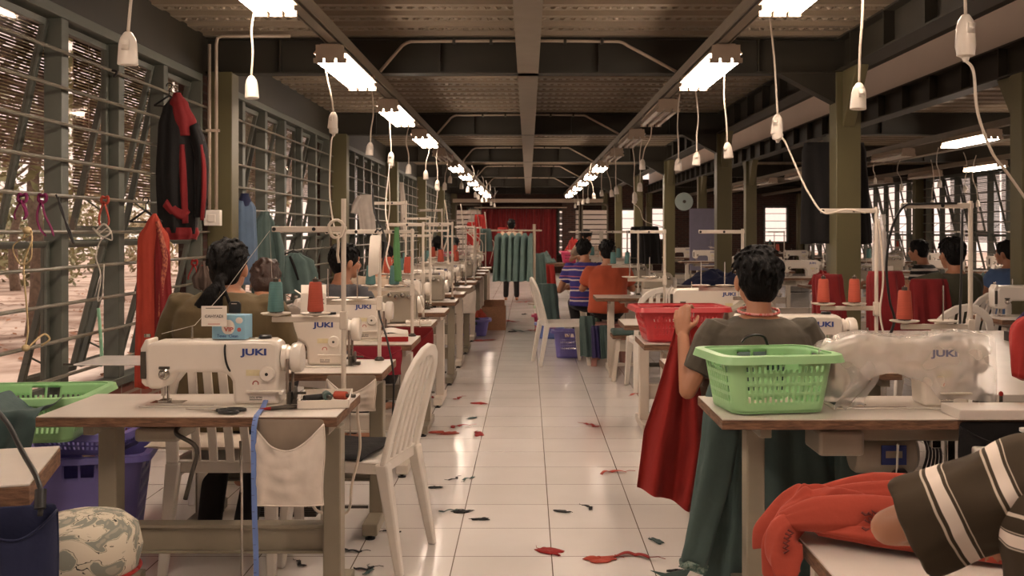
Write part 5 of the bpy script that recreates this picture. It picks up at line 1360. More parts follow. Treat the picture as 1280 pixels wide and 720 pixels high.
# red cloth held up by the man in grey
r = thing('red_cloth', 'long red orange cloth held up by the man in dark grey', 'cloth', (0, 0, 0))
A = at(858, 397, 4.50)
def rc(u, v):
    if v < .05: w0 = .03
    t = v; wl = .02 + .125*min(1, t*1.5) ; 
    cx = A.x - .015 - .055*t + .015*math.sin(t*3)
    x = cx + (u - .5) * 2 * wl * (1 - .25*max(0, t - .75)*2 * (u > .5))
    z = A.z + .01 - .82*t + .10*t*u*0 - .02*abs(u-.5) - (.12*(u - .5) * t)
    y = A.y + .035*math.sin(u*13 + 1.2*t)*min(1, .25 + t) + .02*math.sin(u*23)*t*.6 + .02
    return Vector((x, y, z))
sheet('cloth', FB['red'], rc, 48, 36, r, .004)
def rb(u, v):
    x = A.x + .03 + .16*u; z = A.z - .01 - .02*u - (.14 + .12*u)*v - .05*math.sin(PI*u)*(1-v); y = A.y + .09 + .03*math.sin(u*9 + v*2) + .02*v
    return Vector((x, y, z))
sheet('gathered_end', FB['red'], rb, 24, 16, r, .004)

# bench with the orange cloth
r = thing('low_bench', 'low white topped bench with brown edge under the orange cloth', 'bench', (1.26, 2.79, 0))
MB().box(-.46, .46, -.35, .35, .494, .5).build('bench_top', M['laminate'], r, bevel=.002)
MB().box(-.462, .462, -.352, .352, .455, .4938).build('edge_band', M['woodedge'], r, bevel=.002)
for x in (-.38, .38):
    for y in (-.29, .29): MB().box(x - .025, x + .025, y - .025, y + .025, 0, .455).build('leg', M['standwhite'], r, bevel=.003)
MB().box(-.36, .36, .275, .305, .16, .28).build('back_panel', M['standwhite'], r)
r = thing('orange_cloth', 'crumpled orange embroidered cloth heaped on the low white bench, end hanging over', 'cloth', (1.13, 2.95, .516))
def oc(u, v):
    x = lerp(-.31, .40, max(0, (u - .16)/.84)); yf = lerp(.02, -.24, min(1, max(0, (u - .1)/.8)) ** 1.2); yb = .17 - .03*math.sin(u*5)
    y = lerp(yf, yb, v) + .012*math.sin(u*17)*(1-v)
    e = min(1, min(v, 1-v)*5) * min(1, (1-u)*5)
    rg = 1 - abs(math.sin(v*6.5 - u*5.5 + 1.6*nz(u*3, v*2.5, 1, 5)))
    z = .095*math.sin(PI*min(1, v*1.02))**.55 * (.75 + .25*math.sin(u*5 + .5)) + .042*rg**1.5*e + .022*math.sin(v*11 - u*9 + 2*nz(u*3, v*2, 1, 1))*e + .03*abs(nz(u*4 + v*2, v*3 - u, 1, 7))*e + .02*math.sin(u*21 + v*6)*e*v + .014*nz(u*12, v*8, 1, 3)*e
    z = max(z, .006)
    if u < .16:
        k = (.16 - u)/.16
        x = lerp(-.31, -.42 - .03*math.sin(v*9), min(1, k*1.5)); z = z*(1-k) + .02*(1-k) - .11*max(0, k - .35)/.65*(.5 + .8*(1-v)) + .015*math.sin(v*12)*k
        y += -.04*k*(1-v)
        if k > .3: x = min(x, -.375 - .012*math.sin(v*8) - .02*k)
    return Vector((x, y, z + .004))
sheet('cloth', FB['orange'], oc, 70, 44, r, .005)
FOLDS = [[(-.40, .0, .05), (-.30, -.02, .075), (-.15, -.05, .085), (.02, -.09, .075), (.18, -.15, .055), (.34, -.21, .035)],
         [(-.36, .08, .06), (-.22, .05, .09), (-.05, .03, .105), (.12, -.01, .095), (.30, -.08, .08)],
         [(-.28, .12, .09), (-.1, .11, .115), (.08, .09, .11), (.28, .04, .10)],
         [(-.30, -.01, .03), (-.16, -.085, .04), (.0, -.15, .035), (.16, -.215, .03), (.30, -.255, .025)],
         [(-.33, .03, .05), (-.39, -.01, .02), (-.40, -.03, -.04), (-.395, -.05, -.085)]]
RAD = [[.02, .045, .05, .05, .042, .03], [.02, .045, .055, .05, .035], [.02, .045, .05, .035], [.012, .03, .034, .032, .02], [.03, .045, .05, .035]]
for i, (pts, rd) in enumerate(zip(FOLDS, RAD)):
    limb('cloth_fold', FB['orange'], pts, rd, r, n=36, fl=.75, folds=2 + i % 2, amp=.007)
em = MB(); q = random.Random(4)
path = smoothpath(FOLDS[0], 8)[14:34]
for k, p_ in enumerate(path):
    for j in range(3):
        o_ = p_ + Vector((q.uniform(-.008, .008), -.036 - .004*j, .014 - .02*j)); w_ = q.choice((-1, 1))
        em.tube([o_, o_ + Vector((.012, -.004, -.008)), o_ + Vector((.010, -.003, .006*w_)), o_ + Vector((.022, -.004, -.004))], .0035, 5)
path = smoothpath(FOLDS[4], 5)[4:9]
for k, p_ in enumerate(path):
    o_ = p_ + Vector((-.01, -.036, .01)); em.tube([o_, o_ + Vector((.014, -.006, -.008)), o_ + Vector((.0, -.006, -.016))], .0035, 5)
em.build('embroidery', mat('brown_embroidery', (112, 40, 32), rough=.7), r)

# cloth and box at the edge of the big white table
r = thing('large_table', 'large white table spread behind the bagged machine', 'table', (3.13, 5.34, 0))
MB().box(-1.40, 1.40, -1.31, 1.31, TZ - .03, TZ).build('table_top', M['laminate'], r, bevel=.003)
for x in (-1.25, 1.25):
    for y in (-1.2, 1.2): MB().box(x - .03, x + .03, y - .03, y + .03, 0, TZ - .03).build('leg', M['stand'], r, bevel=.003)
for yy in (-1.2, 1.2): MB().box(-1.2, 1.2, yy - .02, yy + .02, TZ - .12, TZ - .03).build('apron', M['stand'], r)
r = thing('matchbox', 'small black and white printed box on the large white table', 'box', (2.92, 6.0, TZ + .001), -.05)
MB().box(-.11, .11, -.05, .05, 0, .055).build('sleeve', M['black'], r, bevel=.002); MB().ell((0, -.0505, .026), (.065, .0015, .017), 14, 8).build('white_print', M['plug'], r, smooth=True)
r = thing('folded_garment', 'red cloth with teal patterned sleeve lying at the edge of the large white table', 'garment', (1.99, 4.22, TZ + .05), .3)
limb('red_fold', FB['red'], [(-.04, -.1, .0), (0, -.06, .09), (.06, 0, .16), (.14, .02, .18), (.3, .03, .14)], [.035, .05, .06, .06, .05], r, fl=1.0)
limb('teal_fold', FB['teal'], [(.02, -.14, .0), (.06, -.12, .07), (.12, -.1, .13), (.2, -.08, .15), (.32, -.06, .12)], [.04, .06, .07, .07, .06], r, fl=1.0)
# ------------------------------------------------------------------ garments and small things on the window bars
def hanger(label, loc, rz, w=.36):
    r = thing('coat_hanger', label, 'hanger', loc, rz)
    a = [Vector((.018*math.cos(t), 0, -.018 + .018*math.sin(t))) for t in [R(200) - k*R(230)/12 for k in range(13)]]
    MB().tube(a + [Vector((0, 0, -.045)), Vector((0, 0, -.09))], .004, 6).build('hook', M['black'], r, smooth=True)
    MB().tube([(-w/2, 0, -.16), (0, 0, -.085), (w/2, 0, -.16)], .008, 8).tube([(-w/2, 0, -.16), (w/2, 0, -.16)], .006, 8).build('shoulder_bar', M['black'], r, smooth=True)
    return r
BX = XL - .06 + .08 + .03
# red and black jacket
p = at(212, 108, 7.05); hanger('black hanger under the red and black jacket', (-2.47, 7.05, 2.425), R(25), .2)
sc0 = .72
r = thing('hanging_jacket', 'black jacket with red panels hanging on the window bars', 'jacket', (-2.42, 7.06, 0), R(28)); r.scale = (.74, .74, 1)
loft_cloth('jacket_body', FB['black'], [(2.33, 0, 0, .05, .04, .2), (2.25, 0, 0, .13, .06, .3), (2.12, 0, 0, .17, .075, .6), (1.8, .0, 0, .185, .085, .9), (1.45, .01, 0, .18, .085, 1), (1.39, .01, 0, .17, .08, 1)], r, folds=6, amp=.012, seed=2)
loft_cloth('hem_band', FB['deepred'], [(1.43, .01, 0, .178, .088, 1), (1.39, .01, 0, .185, .092, 1.2), (1.35, .01, 0, .165, .08, 1.3)], r, folds=11, amp=.008, seed=3)
loft_cloth('collar', FB['deepred'], [(2.36, .0, 0, .035, .03, .1), (2.28, .015, -.02, .085, .055, .3), (2.16, .05, -.025, .12, .062, .6), (2.06, .07, -.02, .10, .066, .6)], r, folds=5, amp=.008, seed=5)
limb('sleeve', FB['black'], [(.13, -.05, 2.14), (.20, -.085, 1.95), (.205, -.095, 1.7), (.19, -.09, 1.5)], [.055, .06, .055, .045], r, fl=.8)
limb('sleeve_stripe', FB['deepred'], [(.19, -.115, 2.0), (.215, -.135, 1.85), (.215, -.14, 1.65), (.2, -.135, 1.48)], [.02, .022, .022, .018], r, fl=.7, amp=.002)
limb('front_panel', FB['deepred'], [(.03, -.075, 2.0), (.04, -.085, 1.8), (.05, -.09, 1.62), (.06, -.09, 1.46)], [.025, .03, .03, .028], r, fl=.5, amp=.003)
limb('front_panel', FB['deepred'], [(-.12, -.075, 1.60), (-.05, -.09, 1.55), (.03, -.095, 1.52), (.08, -.09, 1.56)], [.03, .034, .034, .03], r, fl=.4, amp=.003)
# long orange dress
hanger('black hanger under the long orange dress', (-2.47, 6.62, 1.625), R(35), .2)
r = thing('orange_dress', 'long orange red dress hanging on the window bars beside the woman', 'dress', (-2.42, 6.62, 0), R(32)); r.scale = (.66, .66, 1)
loft_cloth('dress_body', cloth('rust_cloth', (170, 66, 50)), [(1.52, .01, 0, .012, .012, .1), (1.47, .0, 0, .06, .03, .2), (1.36, 0, 0, .15, .045, .3), (1.2, 0, 0, .155, .05, .6), (.9, 0, 0, .16, .055, .9), (.4, .01, 0, .175, .06, 1.2)], r, folds=6, amp=.014, seed=8)
loft_cloth('red_panel', FB['deepred'], [(1.42, .04, -.025, .03, .02, .2), (1.2, .07, -.045, .075, .04, .6), (.8, .085, -.05, .085, .045, 1), (.42, .09, -.055, .09, .05, 1.2)], r, folds=4, amp=.01, seed=9)
limb('ornate_trim', mat('gold_red_trim', (168, 92, 62), rough=.6, rgb2=(120, 36, 30), scale=60, contrast=(.45, .55)), [(.02, -.055, 1.47), (.06, -.065, 1.35), (.09, -.08, 1.22), (.055, -.085, 1.05), (.04, -.09, .85)], [.016, .022, .026, .022, .018], r, fl=.4, amp=.002)
# teal and blue jackets behind the first pier
r = thing('hanging_jacket', 'blue jacket hanging beyond the brick pier behind a teal one', 'jacket', (-2.42, 8.75, 0), R(50)); r.scale = (.7, .7, 1)
loft_cloth('jacket_body', FB['bluejacket'], [(1.70, 0, 0, .06, .04, .2), (1.6, 0, 0, .15, .07, .5), (1.2, 0, 0, .17, .08, .9), (.95, 0, 0, .17, .08, 1)], r, folds=6, amp=.012, seed=12)
loft_cloth('collar', FB['navy'], [(1.73, 0, 0, .05, .045, .1), (1.66, 0, 0, .08, .06, .3), (1.6, 0, 0, .09, .065, .3)], r, folds=4, amp=.004, seed=1)
r = thing('hanging_jacket', 'teal jacket hanging beyond the brick pier in front of a blue one', 'jacket', (-2.30, 8.95, 0), R(50)); r.scale = (.75, .75, 1)
loft_cloth('jacket_body', FB['teal'], [(1.58, 0, 0, .05, .035, .2), (1.48, 0, 0, .13, .06, .5), (1.1, 0, 0, .15, .075, .9), (.80, 0, 0, .16, .08, 1.1)], r, folds=7, amp=.013, seed=13)
limb('sleeve', FB['teal'], [(.1, -.05, 1.45), (.15, -.08, 1.25), (.16, -.08, 1.0)], [.045, .05, .04], r, fl=.8)
hanger('black hanger under the short teal blouse', (-2.36, 10.3, 1.30), R(20), .34)
r = thing('hanging_blouse', 'short teal blouse on a black hanger, low on the window bars', 'blouse', (-2.34, 10.3, 0), R(20))
loft_cloth('blouse_body', FB['teal'], [(1.19, 0, 0, .06, .04, .2), (1.10, 0, 0, .19, .06, .5), (.95, .0, 0, .23, .07, 1), (.78, .02, 0, .23, .075, 1.2)], r, folds=8, amp=.014, seed=15)
limb('lapel', FB['black'], [(-.06, -.05, 1.16), (-.02, -.075, 1.05), (.02, -.085, .92)], [.012, .014, .01], r, fl=.5, amp=.001)
r = thing('hanging_shirt', 'white T-shirt hanging on the window side farther down the row', 'shirt', (-2.3, 14.5, 0), R(10))
loft_cloth('shirt_body', FB['white'], [(1.93, .02, 0, .10, .03, .2), (1.85, .0, 0, .12, .035, .3), (1.4, .03, 0, .11, .035, .8)], r, folds=5, amp=.01, seed=17)
limb('sleeve', FB['white'], [(-.07, 0, 1.9), (-.13, 0, 1.78), (-.155, 0, 1.66)], [.04, .05, .05], r)
r = thing('hanging_cloth', 'long strip of white cloth hanging far down the window bars', 'cloth', (-2.42, 19.6, 0), 0)
loft_cloth('cloth', FB['white'], [(2.35, 0, 0, .04, .02, .2), (2.0, .02, 0, .05, .02, .6), (1.5, .04, 0, .06, .02, 1), (1.25, .05, 0, .03, .015, 1)], r, folds=3, amp=.008, seed=18)
r = thing('green_strip', 'green cloth strip hanging beside the third window side thread stand', 'cloth', (-.80, 6.24, 0), 0)
loft_cloth('cloth', FB['green'], [(1.43, 0, 0, .014, .008, .2), (1.3, 0, 0, .02, .01, .5), (1.1, .01, 0, .022, .01, .6)], r, folds=3, amp=.003, seed=19)
# ribbons, twine and strings on the bars
def bow(label, px, py, Y, m, L=.16, tail=-1):
    p = at(px, py, Y); r = thing('hanging_ribbon', label, 'ribbon', p)
    MB().tube(smoothpath([(0, 0, .02), (.018, 0, .03), (.02, 0, .0), (0, 0, -.015), (-.02, 0, .0), (-.014, 0, .03), (0, 0, .02)], 4), .013, 8, flat=.6).build('knot', m, r, smooth=True)
    for s in (-1, 1): MB().tube(smoothpath([(0, -.01, 0), (s*.02, -.015, -L*.4), (s*.03 + .02*tail, -.012, -L*.75), (s*.02 + .045*tail, -.01, -L)], 4), [.015]*12 + [.006], 6, flat=.25).build('tail', m, r, smooth=True)
bow('purple ribbon bow tied on the window bar, nearest one', 28, 250, 5.12, FB['purple'], .10, -.2)
bow('purple ribbon with long tail tied on the window bar', 53, 250, 5.35, FB['purple'], .19, 1)
bow('orange ribbon tied on the window bar near the orange dress', 131, 252, 6.1, FB['orange'], .15, 0)
bow('red cloth scrap knotted on the lower bar beside the ponytailed woman', 243, 330, 7.75, FB['red'], .12, -.5)
M['twine'] = mat('pale_twine', (206, 180, 136), rough=.8, var=.2, scale=40)
def string(name, label, pts, rad, m, cat='string'):
    r = thing(name, label, cat, (0, 0, 0)); MB().tube(smoothpath(pts, 6), rad, 6).build('strand', m, r, smooth=True); return r
t = string('twine', 'pale twine knotted down the window bars near the green basket', [at(28, 300, 5.2), at(35, 285, 5.18), at(40, 300, 5.16), at(30, 330, 5.16), at(33, 380, 5.16), at(35, 415, 5.16), at(31, 438, 5.14), at(42, 428, 5.15), at(55, 418, 5.2), at(62, 424, 5.2), at(52, 432, 5.2)], .005, M['twine'])
MB().tube(smoothpath([at(28, 285, 5.15), at(40, 290, 5.12), at(34, 296, 5.12), at(25, 300, 5.15), at(16, 310, 5.15), at(25, 330, 5.15), at(38, 325, 5.15), at(40, 305, 5.15)], 5), .004, 6).build('loop', M['twine'], t, smooth=True)
MB().ell(at(32, 435, 5.13), (.02, .02, .018)).ell(at(34, 288, 5.13), (.022, .02, .02)).build('knot', M['twine'], t, smooth=True)
t = string('white_string', 'bundle of white strings tied round the window bars by the orange dress', [at(124, 292, 6.05), at(136, 285, 6.05), at(140, 300, 6.05), at(128, 298, 6.05), at(120, 320, 6.06), at(126, 345, 6.06), at(122, 375, 6.06), at(128, 368, 6.06), at(130, 330, 6.05)], .004, M['white_thread'])
MB().tube(smoothpath([at(116, 285, 6.05), at(128, 296, 6.03), at(138, 290, 6.05), at(130, 280, 6.05), at(121, 288, 6.05)], 5), .006, 6).build('knot_loop', M['white_thread'], t, smooth=True)
string('green_tape', 'pale green tape hanging on the mullion near the orange dress', [at(123, 385, 6.05), at(125, 410, 6.05), at(127, 440, 6.05), at(126, 458, 6.05)], .010, mat('pale_green_tape', (140, 190, 156), rough=.6), 'tape')
string('hanging_lace', 'dark looped lace hanging on the upper window bar', [at(70, 243, 5.5), at(78, 262, 5.5), at(84, 285, 5.5), at(92, 305, 5.5), at(88, 290, 5.5), at(76, 262, 5.5), at(73, 246, 5.5)], .005, M['blackcable'], 'lace')
string('hanging_clip', 'small black clip on the upper bar beside the jacket', [at(140, 88, 6.2), at(146, 90, 6.2), at(142, 96, 6.2)], .008, M['black'], 'clip')
t = string('chain', 'coil of pale chain hung on a bar below the jacket', [at(202, 305, 7.3), at(212, 303, 7.3), at(216, 312, 7.3), at(206, 320, 7.3), at(201, 312, 7.3), at(210, 308, 7.3), at(211, 318, 7.3)], .008, M['twine'], 'chain')
r = thing('acrylic_shelf', 'thin white acrylic shelf on the window bars beside the orange dress', 'shelf', (-2.24, 5.83, .665))
MB().box(-.26, .25, -.20, .2, 0, .008).build('shelf_sheet', mat('white_acrylic', (232, 224, 218), rough=.2), r, bevel=.002)
MB().tube([(-.24, -.1, -.005), (-.36, -.1, -.005)], .006, 6).build('bracket', M['iron'], r)
# machine cover cloth bundle left of the woman


# ------------------------------------------------------------------ column side, middle distance
basket('laundry_basket', 'red laundry basket on the end of the third column side table', 'basket', .50, .36, .20, PL['red'], (.89, 6.06, TZ + .001), .06, rows=6, taper=.8)
r = thing('wooden_bench', 'short white wooden bench with a folded teal cloth, beyond the red basket', 'bench', (.95, 9.72, 0))
MB().box(-.16, .16, -.15, .15, .40, .43).build('bench_top', M['woodedge'], r, bevel=.004)
for x in (-1, 1):
    for y in (-1, 1): MB().bar((x*.10, y*.1, .40), (x*.15, y*.14, 0), .04, .03).build('leg', M['standwhite'], r, bevel=.003)
MB().box(-.12, .12, -.115, -.095, .14, .17).build('stretcher', M['standwhite'], r)
r = thing('folded_cloth', 'teal cloth folded on the short white bench', 'cloth', (.94, 9.70, .432)); MB().box(-.15, .13, -.13, .13, 0, .05).build('cloth_fold', FB['teal'], r, bevel=.02, seg=4)
# stool under the orange shirt
r = thing('plastic_stool', 'brown pink plastic stool under the person in orange', 'stool', (.85, 10.84, 0))
st = mat('brown_pink_plastic', (168, 116, 104), rough=.4)
MB().box(-.15, .15, -.15, .15, .415, .44).build('seat', st, r, bevel=.01)
for x in (-1, 1):
    for y in (-1, 1): MB().bar((x*.125, y*.125, .415), (x*.165, y*.165, 0), .06, .03).build('leg', st, r, bevel=.006)
MB().box(-.14, .14, -.155, -.14, .32, .415).build('apron', st, r)
def drape(label, m, loc, w, h, rz=0.0, seed=0, group=None, name='hanging_cloth', depth=.05):
    r = thing(name, label, 'cloth', loc, rz, group)
    loft_cloth('cloth', m, [(h, 0, 0, w*.42, depth*.5, .3), (h*.9, 0, 0, w*.46, depth*.8, .6), (h*.5, .01, 0, w*.48, depth, 1), (0, .02, 0, w*.5, depth*1.05, 1.2)], r, folds=6, amp=.014, seed=seed)
    return r
drape('teal cloth hanging at the side of the aisle chair, nearer one', FB['teal'], (.62, 10.72, .10), .17, .42, 0, 21)
drape('grey green cloth hanging at the seat corner of the aisle chair', cloth('cloth_greygreen', (110, 128, 112)), (.70, 10.98, .2), .14, .28, 0, 22)
drape('teal cloth spilling from the lap of the person in blue stripes', FB['teal'], (.22, 11.9, .38), .24, .42, 0, 23)
drape('teal cloth hanging off the seat of the orange stool', FB['tealdark'], (.80, 10.55, .1), .14, .34, 0, 24)
drape('dark blue cloth hanging off the orange stool', PL['darkblue'], (.70, 10.6, .1), .10, .33, 0, 25)
r = thing('hanging_bag', 'small dark brown cloth bag tied to the lower bar beside the ponytailed woman', 'bag', (-2.46, 7.75, .96))
loft_cloth('bag_body', cloth('brown_bag_cloth', (84, 70, 62)), [(.22, 0, 0, .015, .015, .2), (.17, 0, 0, .035, .03, .6), (.09, .0, 0, .075, .06, 1), (.02, 0, 0, .06, .05, 1), (0, 0, 0, .02, .02, .4)], r, folds=7, amp=.008, seed=29)
MB().tube([(.02*math.cos(t), .02*math.sin(t), .185) for t in [2*PI*k/12 for k in range(13)]], .006, 6).build('tie', FB['red'], r, smooth=True)
# floor baskets and boxes by the aisle
basket('plastic_basket', 'pink plastic basket on the aisle floor by the bent striped person', 'basket', .34, .26, .22, PL['pink'], (.25, 14.6, .001), 0, rows=4)
basket('plastic_basket', 'blue plastic basket on the aisle floor before the pink one', 'basket', .36, .26, .2, PL['blue'], (.30, 13.5, .001), .1, rows=4)
basket('plastic_basket', 'purple slatted basket under the aisle chair', 'basket', .34, .28, .3, PL['purple'], (.46, 11.45, .001), 0, rows=5)
basket('plastic_basket', 'pale green basket on the aisle floor far down', 'basket', .34, .26, .2, PL['green'], (.3, 16.6, .001), 0, rows=4)
basket('plastic_basket', 'purple basket of cloth under the window side tables, nearer one', 'basket', .42, .3, .22, PL['purple'], (-.74, 13.85, .001), 0, rows=4)
basket('plastic_basket', 'purple basket under the window side tables, farther one', 'basket', .36, .24, .2, PL['purple'], (-.72, 14.2, .001), 0, rows=4)
heap('cloth_bundle', 'teal cloth heaped in the nearer purple basket', 'cloth', FB['teal'], (-.74, 13.85, .15), .28, .18, .14, 31)
heap('cloth_bundle', 'orange cloth on the edge of the purple basket', 'cloth', FB['orange'], (-.66, 13.85, .245), .2, .16, .12, 32)
M['carton'] = mat('brown_woven_carton', (156, 112, 82), rough=.85, var=.3, scale=40, stretch=(1, 1, 3))
cardbox('woven_bin', 'brown woven bin on the aisle floor beside the window side tables', (-.49, 14.75, .001), .34, .34, .33, M['carton'])
cardbox('woven_bin', 'brown woven bin behind the nearer woven bin', (-.50, 15.25, .001), .3, .3, .38, M['carton'])
# work table with baskets of red cloth, rack, standing man's garments
r = thing('packing_table', 'brown packing table with teal cloth and red tub, behind the clothes rack', 'table', (.75, 21.2, 0))
MB().box(-.65, .65, -.35, .35, .70, .76).build('table_top', M['woodedge'], r, bevel=.004)
for x in (-.6, .6):
    for y in (-.3, .3): MB().box(x - .03, x + .03, y - .03, y + .03, 0, .70).build('leg', M['woodedge'], r)
heap('cloth_bundle', 'teal garments heaped on the packing table', 'cloth', FB['teal'], (.36, 21.1, .764), .42, .5, .24, 33)
basket('laundry_tub', 'red tub piled with red cloth on the packing table', 'tub', .55, .4, .24, PL['pink'], (.95, 21.1, .762), 0, rows=4)
heap('cloth_bundle', 'red garments piled high in the red tub', 'cloth', FB['red'], (.95, 21.1, .97), .42, .28, .3, 34)
r = thing('garment_rack', 'steel garment rack with teal garments across the aisle end', 'rack', (-.35, 19.8, 0))
for x in (-.62, .47): MB().cyl((x, 0, .02), (x, 0, 1.55), .028, 14).lathe([(.12, .003), (.12, .02), (.03, .03)], (x, 0, 0), 20).build('post', M['conduit'], r, smooth='auto')
MB().cyl((-.8, 0, 1.43), (.62, 0, 1.43), .016, 12).build('rail', M['conduit'], r, smooth='auto')
for i in range(6):
    g = thing('hanging_garment', 'long teal garment on the steel rack, %s from the window end' % labels[i], 'garment', (-.56 + .125*i, 19.8, 0), R(58 + 5*(i % 3)), 'teal garments on the steel rack')
    loft_cloth('garment_body', FB['tealpale'], [(1.38, 0, 0, .04, .02, .2), (1.30, 0, 0, .14, .035, .4), (1.0, 0, 0, .17, .042, .6), (.45, 0, 0, .2, .046, .8)], g, folds=6, amp=.012, seed=40 + i, n=40)
    MB().tube([(0, 0, 1.375)] + [(.026*math.cos(t), 0, 1.43 + .026*math.sin(t)) for t in [R(-90 + 25*k) for k in range(11)]], .005, 6).build('hook', M['black'], g)
drape('teal cloth hanging behind the rack post', FB['teal'], (.22, 20.6, .35), .28, .62, 0, 26); drape('red cloth hanging below the packing table', FB['red'], (.42, 20.7, .3), .25, .44, 0, 27)
# the long red curtain on the end wall
r = thing('red_curtain', 'wide red pleated curtain hanging across the end wall', 'curtain', (-.3, 34.3, 0))
sheet('curtain_cloth', FB['deepred'], lambda u, v: Vector((lerp(-1.25, 1.25, u), .05*math.sin(u*95) + .03*math.sin(u*41), lerp(2.17, .25, v))), 240, 6, r, .006, 0)
MB().cyl((-1.5, 0, 2.22), (1.6, 0, 2.22), .02, 10).build('rail', M['conduit'], r)
# pale shelves either side of the curtain
for i, (x, w_) in enumerate(((-2.0, .9), (1.5, .5), (2.25, .9))):
    r = thing('louvred_screen', 'pale louvred screen on the end wall, %s from the window side' % labels[i], 'screen', (x, 34.5, 0))
    s = MB()
    for k in range(11): s.box(-w_/2 + .04, w_/2 - .04, -.03, .02, .35 + .165*k, .48 + .165*k)
    s.build('slat', M['palepanel'], r); MB().box(-w_/2, -w_/2 + .05, -.04, .04, 0, 2.35).box(w_/2 - .05, w_/2, -.04, .04, 0, 2.35).box(-w_/2, w_/2, -.04, .04, 2.3, 2.35).build('frame', M['rail'], r)
struct(MB().box(-2.5, 2.5, 34.0, 34.12, 2.38, 2.5).build('beam_end_rail', M['conduit']))
# garments in the far window row
for i, (px, py, Y, c, w_, h_) in enumerate(((600, 285, 19, 'red', .22, .5), (607, 300, 18, 'teal', .2, .4), (592, 292, 22, 'red', .3, .5), (560, 300, 16.5, 'teal', .2, .35), (628, 300, 24, 'red', .25, .6)   )):
    p = at(px, py, Y); drape('%s garment hanging over the far window side stands, %s one' % (c, labels[i]), FB[c], (p.x, Y, p.z - h_/2), w_, h_, 0, 50 + i, name='hanging_garment')
# black jackets, navy heap and black garment on the column
for i, (px, Y) in enumerate(((797, 13.2), (812, 13.0))):
    p = at(px, 325, Y); drape('black jacket hanging at the overlock stands, %s one' % ('narrower', 'wider')[i], FB['black'], (p.x, Y, p.z - .05), .2 + .06*i, .48, .3, 60 + i, name='hanging_jacket', depth=.09)
drape('long black coat hanging behind the olive column', FB['black'], (2.60, 8.70, 1.30), .60, .86, 0, 62, name='hanging_coat', depth=.1)
put(tp, 'tp', (2.30, 12.4, 0), 0, 'white sewing table with navy cloth heap beyond the grey shirted man', 'sewing table')
heap('cloth_bundle', 'navy cloth heaped on the white table beyond the grey shirted man', 'cloth', FB['navy'], (2.25, 12.4, TZ + .002), .8, .45, .22, 35)
drape('red cloth hanging in front of the olive column, column foot side', FB['deepred'], (1.99, 6.80, .66), .22, .46, 0, 63); drape('red cloth hanging beside the olive column above the orange cone', FB['deepred'], (2.38, 6.82, .62), .26, .52, 0, 64)
drape('dark red cloth bundle under the arm of the person reaching sideways', FB['deepred'], (3.25, 8.3, .6), .34, .42, 0, 65)
r = thing('clear_tube_bundle', 'bundle of clear plastic tubes standing beside the olive column', 'tubes', (2.42, 7.05, .001))
b_ = MB()
for k in range(5): b_.cyl((.03*math.cos(k*1.3), .03*math.sin(k*1.3), 0), (.03*math.cos(k*1.3), .03*math.sin(k*1.3), 1.40 + .03*k), .02, 10)
b_.build('plastic_tube', film, r, smooth='auto')
r = thing('wall_disc', 'pale round disc hung high on a dark column', 'disc', at(855, 252, 18.6)); MB().lathe([(.16, -.03), (.165, 0), (.15, .03), (.02, .04)], n=32, axis='y').build('disc_face', mat('pale_blue_disc', (150, 164, 160), rough=.5), r, smooth='auto'); MB().cyl((0, -.035, 0), (0, -.05, 0), .03, 16).build('hub', M['iron'], r)
# pale partition boards in the background
for i, (px, w_) in enumerate(((882, .75), (905, .4))):
    p = at(px, 300, 24); r = thing('partition_board', 'blue grey partition board in the background, %s of two' % ('wider', 'narrower')[i], 'board', (p.x, 24 + i*.5, 0))
    MB().box(-w_/2, w_/2, -.02, .02, .5, 1.95).build('panel', mat('blue_grey_board%d' % i, (116, 112, 130), rough=.7), r); MB().box(-w_/2, -w_/2 + .04, -.02, .02, 0, .5).box(w_/2 - .04, w_/2, -.02, .02, 0, .5).build('leg', M['stand'], r)
# far nave tables and machines
n = 0
for x in (3.6, 5.6, 7.6):
    for y in (10.2, 12.4, 14.6, 17, 19.5, 22.5, 26):
        if x == 3.6 and y < 11: continue
        put(tp, 'tp', (x + .25, y, 0), 0, 'sewing table in the far nave, %s in order of distance' % labels[n % 20], 'sewing table', 'sewing tables in the far nave')
        put(mj if n % 3 else mo, 'mj' if n % 3 else 'mo', (x + .45, y, TZ), 0, '%s machine in the far nave, on far table %s' % ('cream sewing' if n % 3 else 'grey overlock', labels[n % 20]), 'sewing machine', 'machines in the far nave')
        if n % 2 == 0: put(ts2, 'ts2', (x + .7, y + .19, TZ), 0, 'thread stand in the far nave on far table %s' % labels[n % 20], 'thread stand', 'thread stands in the far nave'); cone('orange' if n % 4 else 'teal', (x + .7 - .11, y + .19, TZ + .314), '%s thread cone in the far nave' % ('orange' if n % 4 else 'teal'), '%s cones in the far nave' % ('orange' if n % 4 else 'teal'))
        n += 1
put(mj, 'mj', (3.92, 7.72, TZ), 0, 'cream sewing machine next to the dark purple chair', 'sewing machine'); put(tp, 'tp', (3.98, 7.72, 0), 0, 'sewing table beside the dark purple chair', 'sewing table')
put(ts2, 'ts2', (4.38, 7.86, TZ), 0, 'thread stand near the person in blue, with a red cone', 'thread stand')

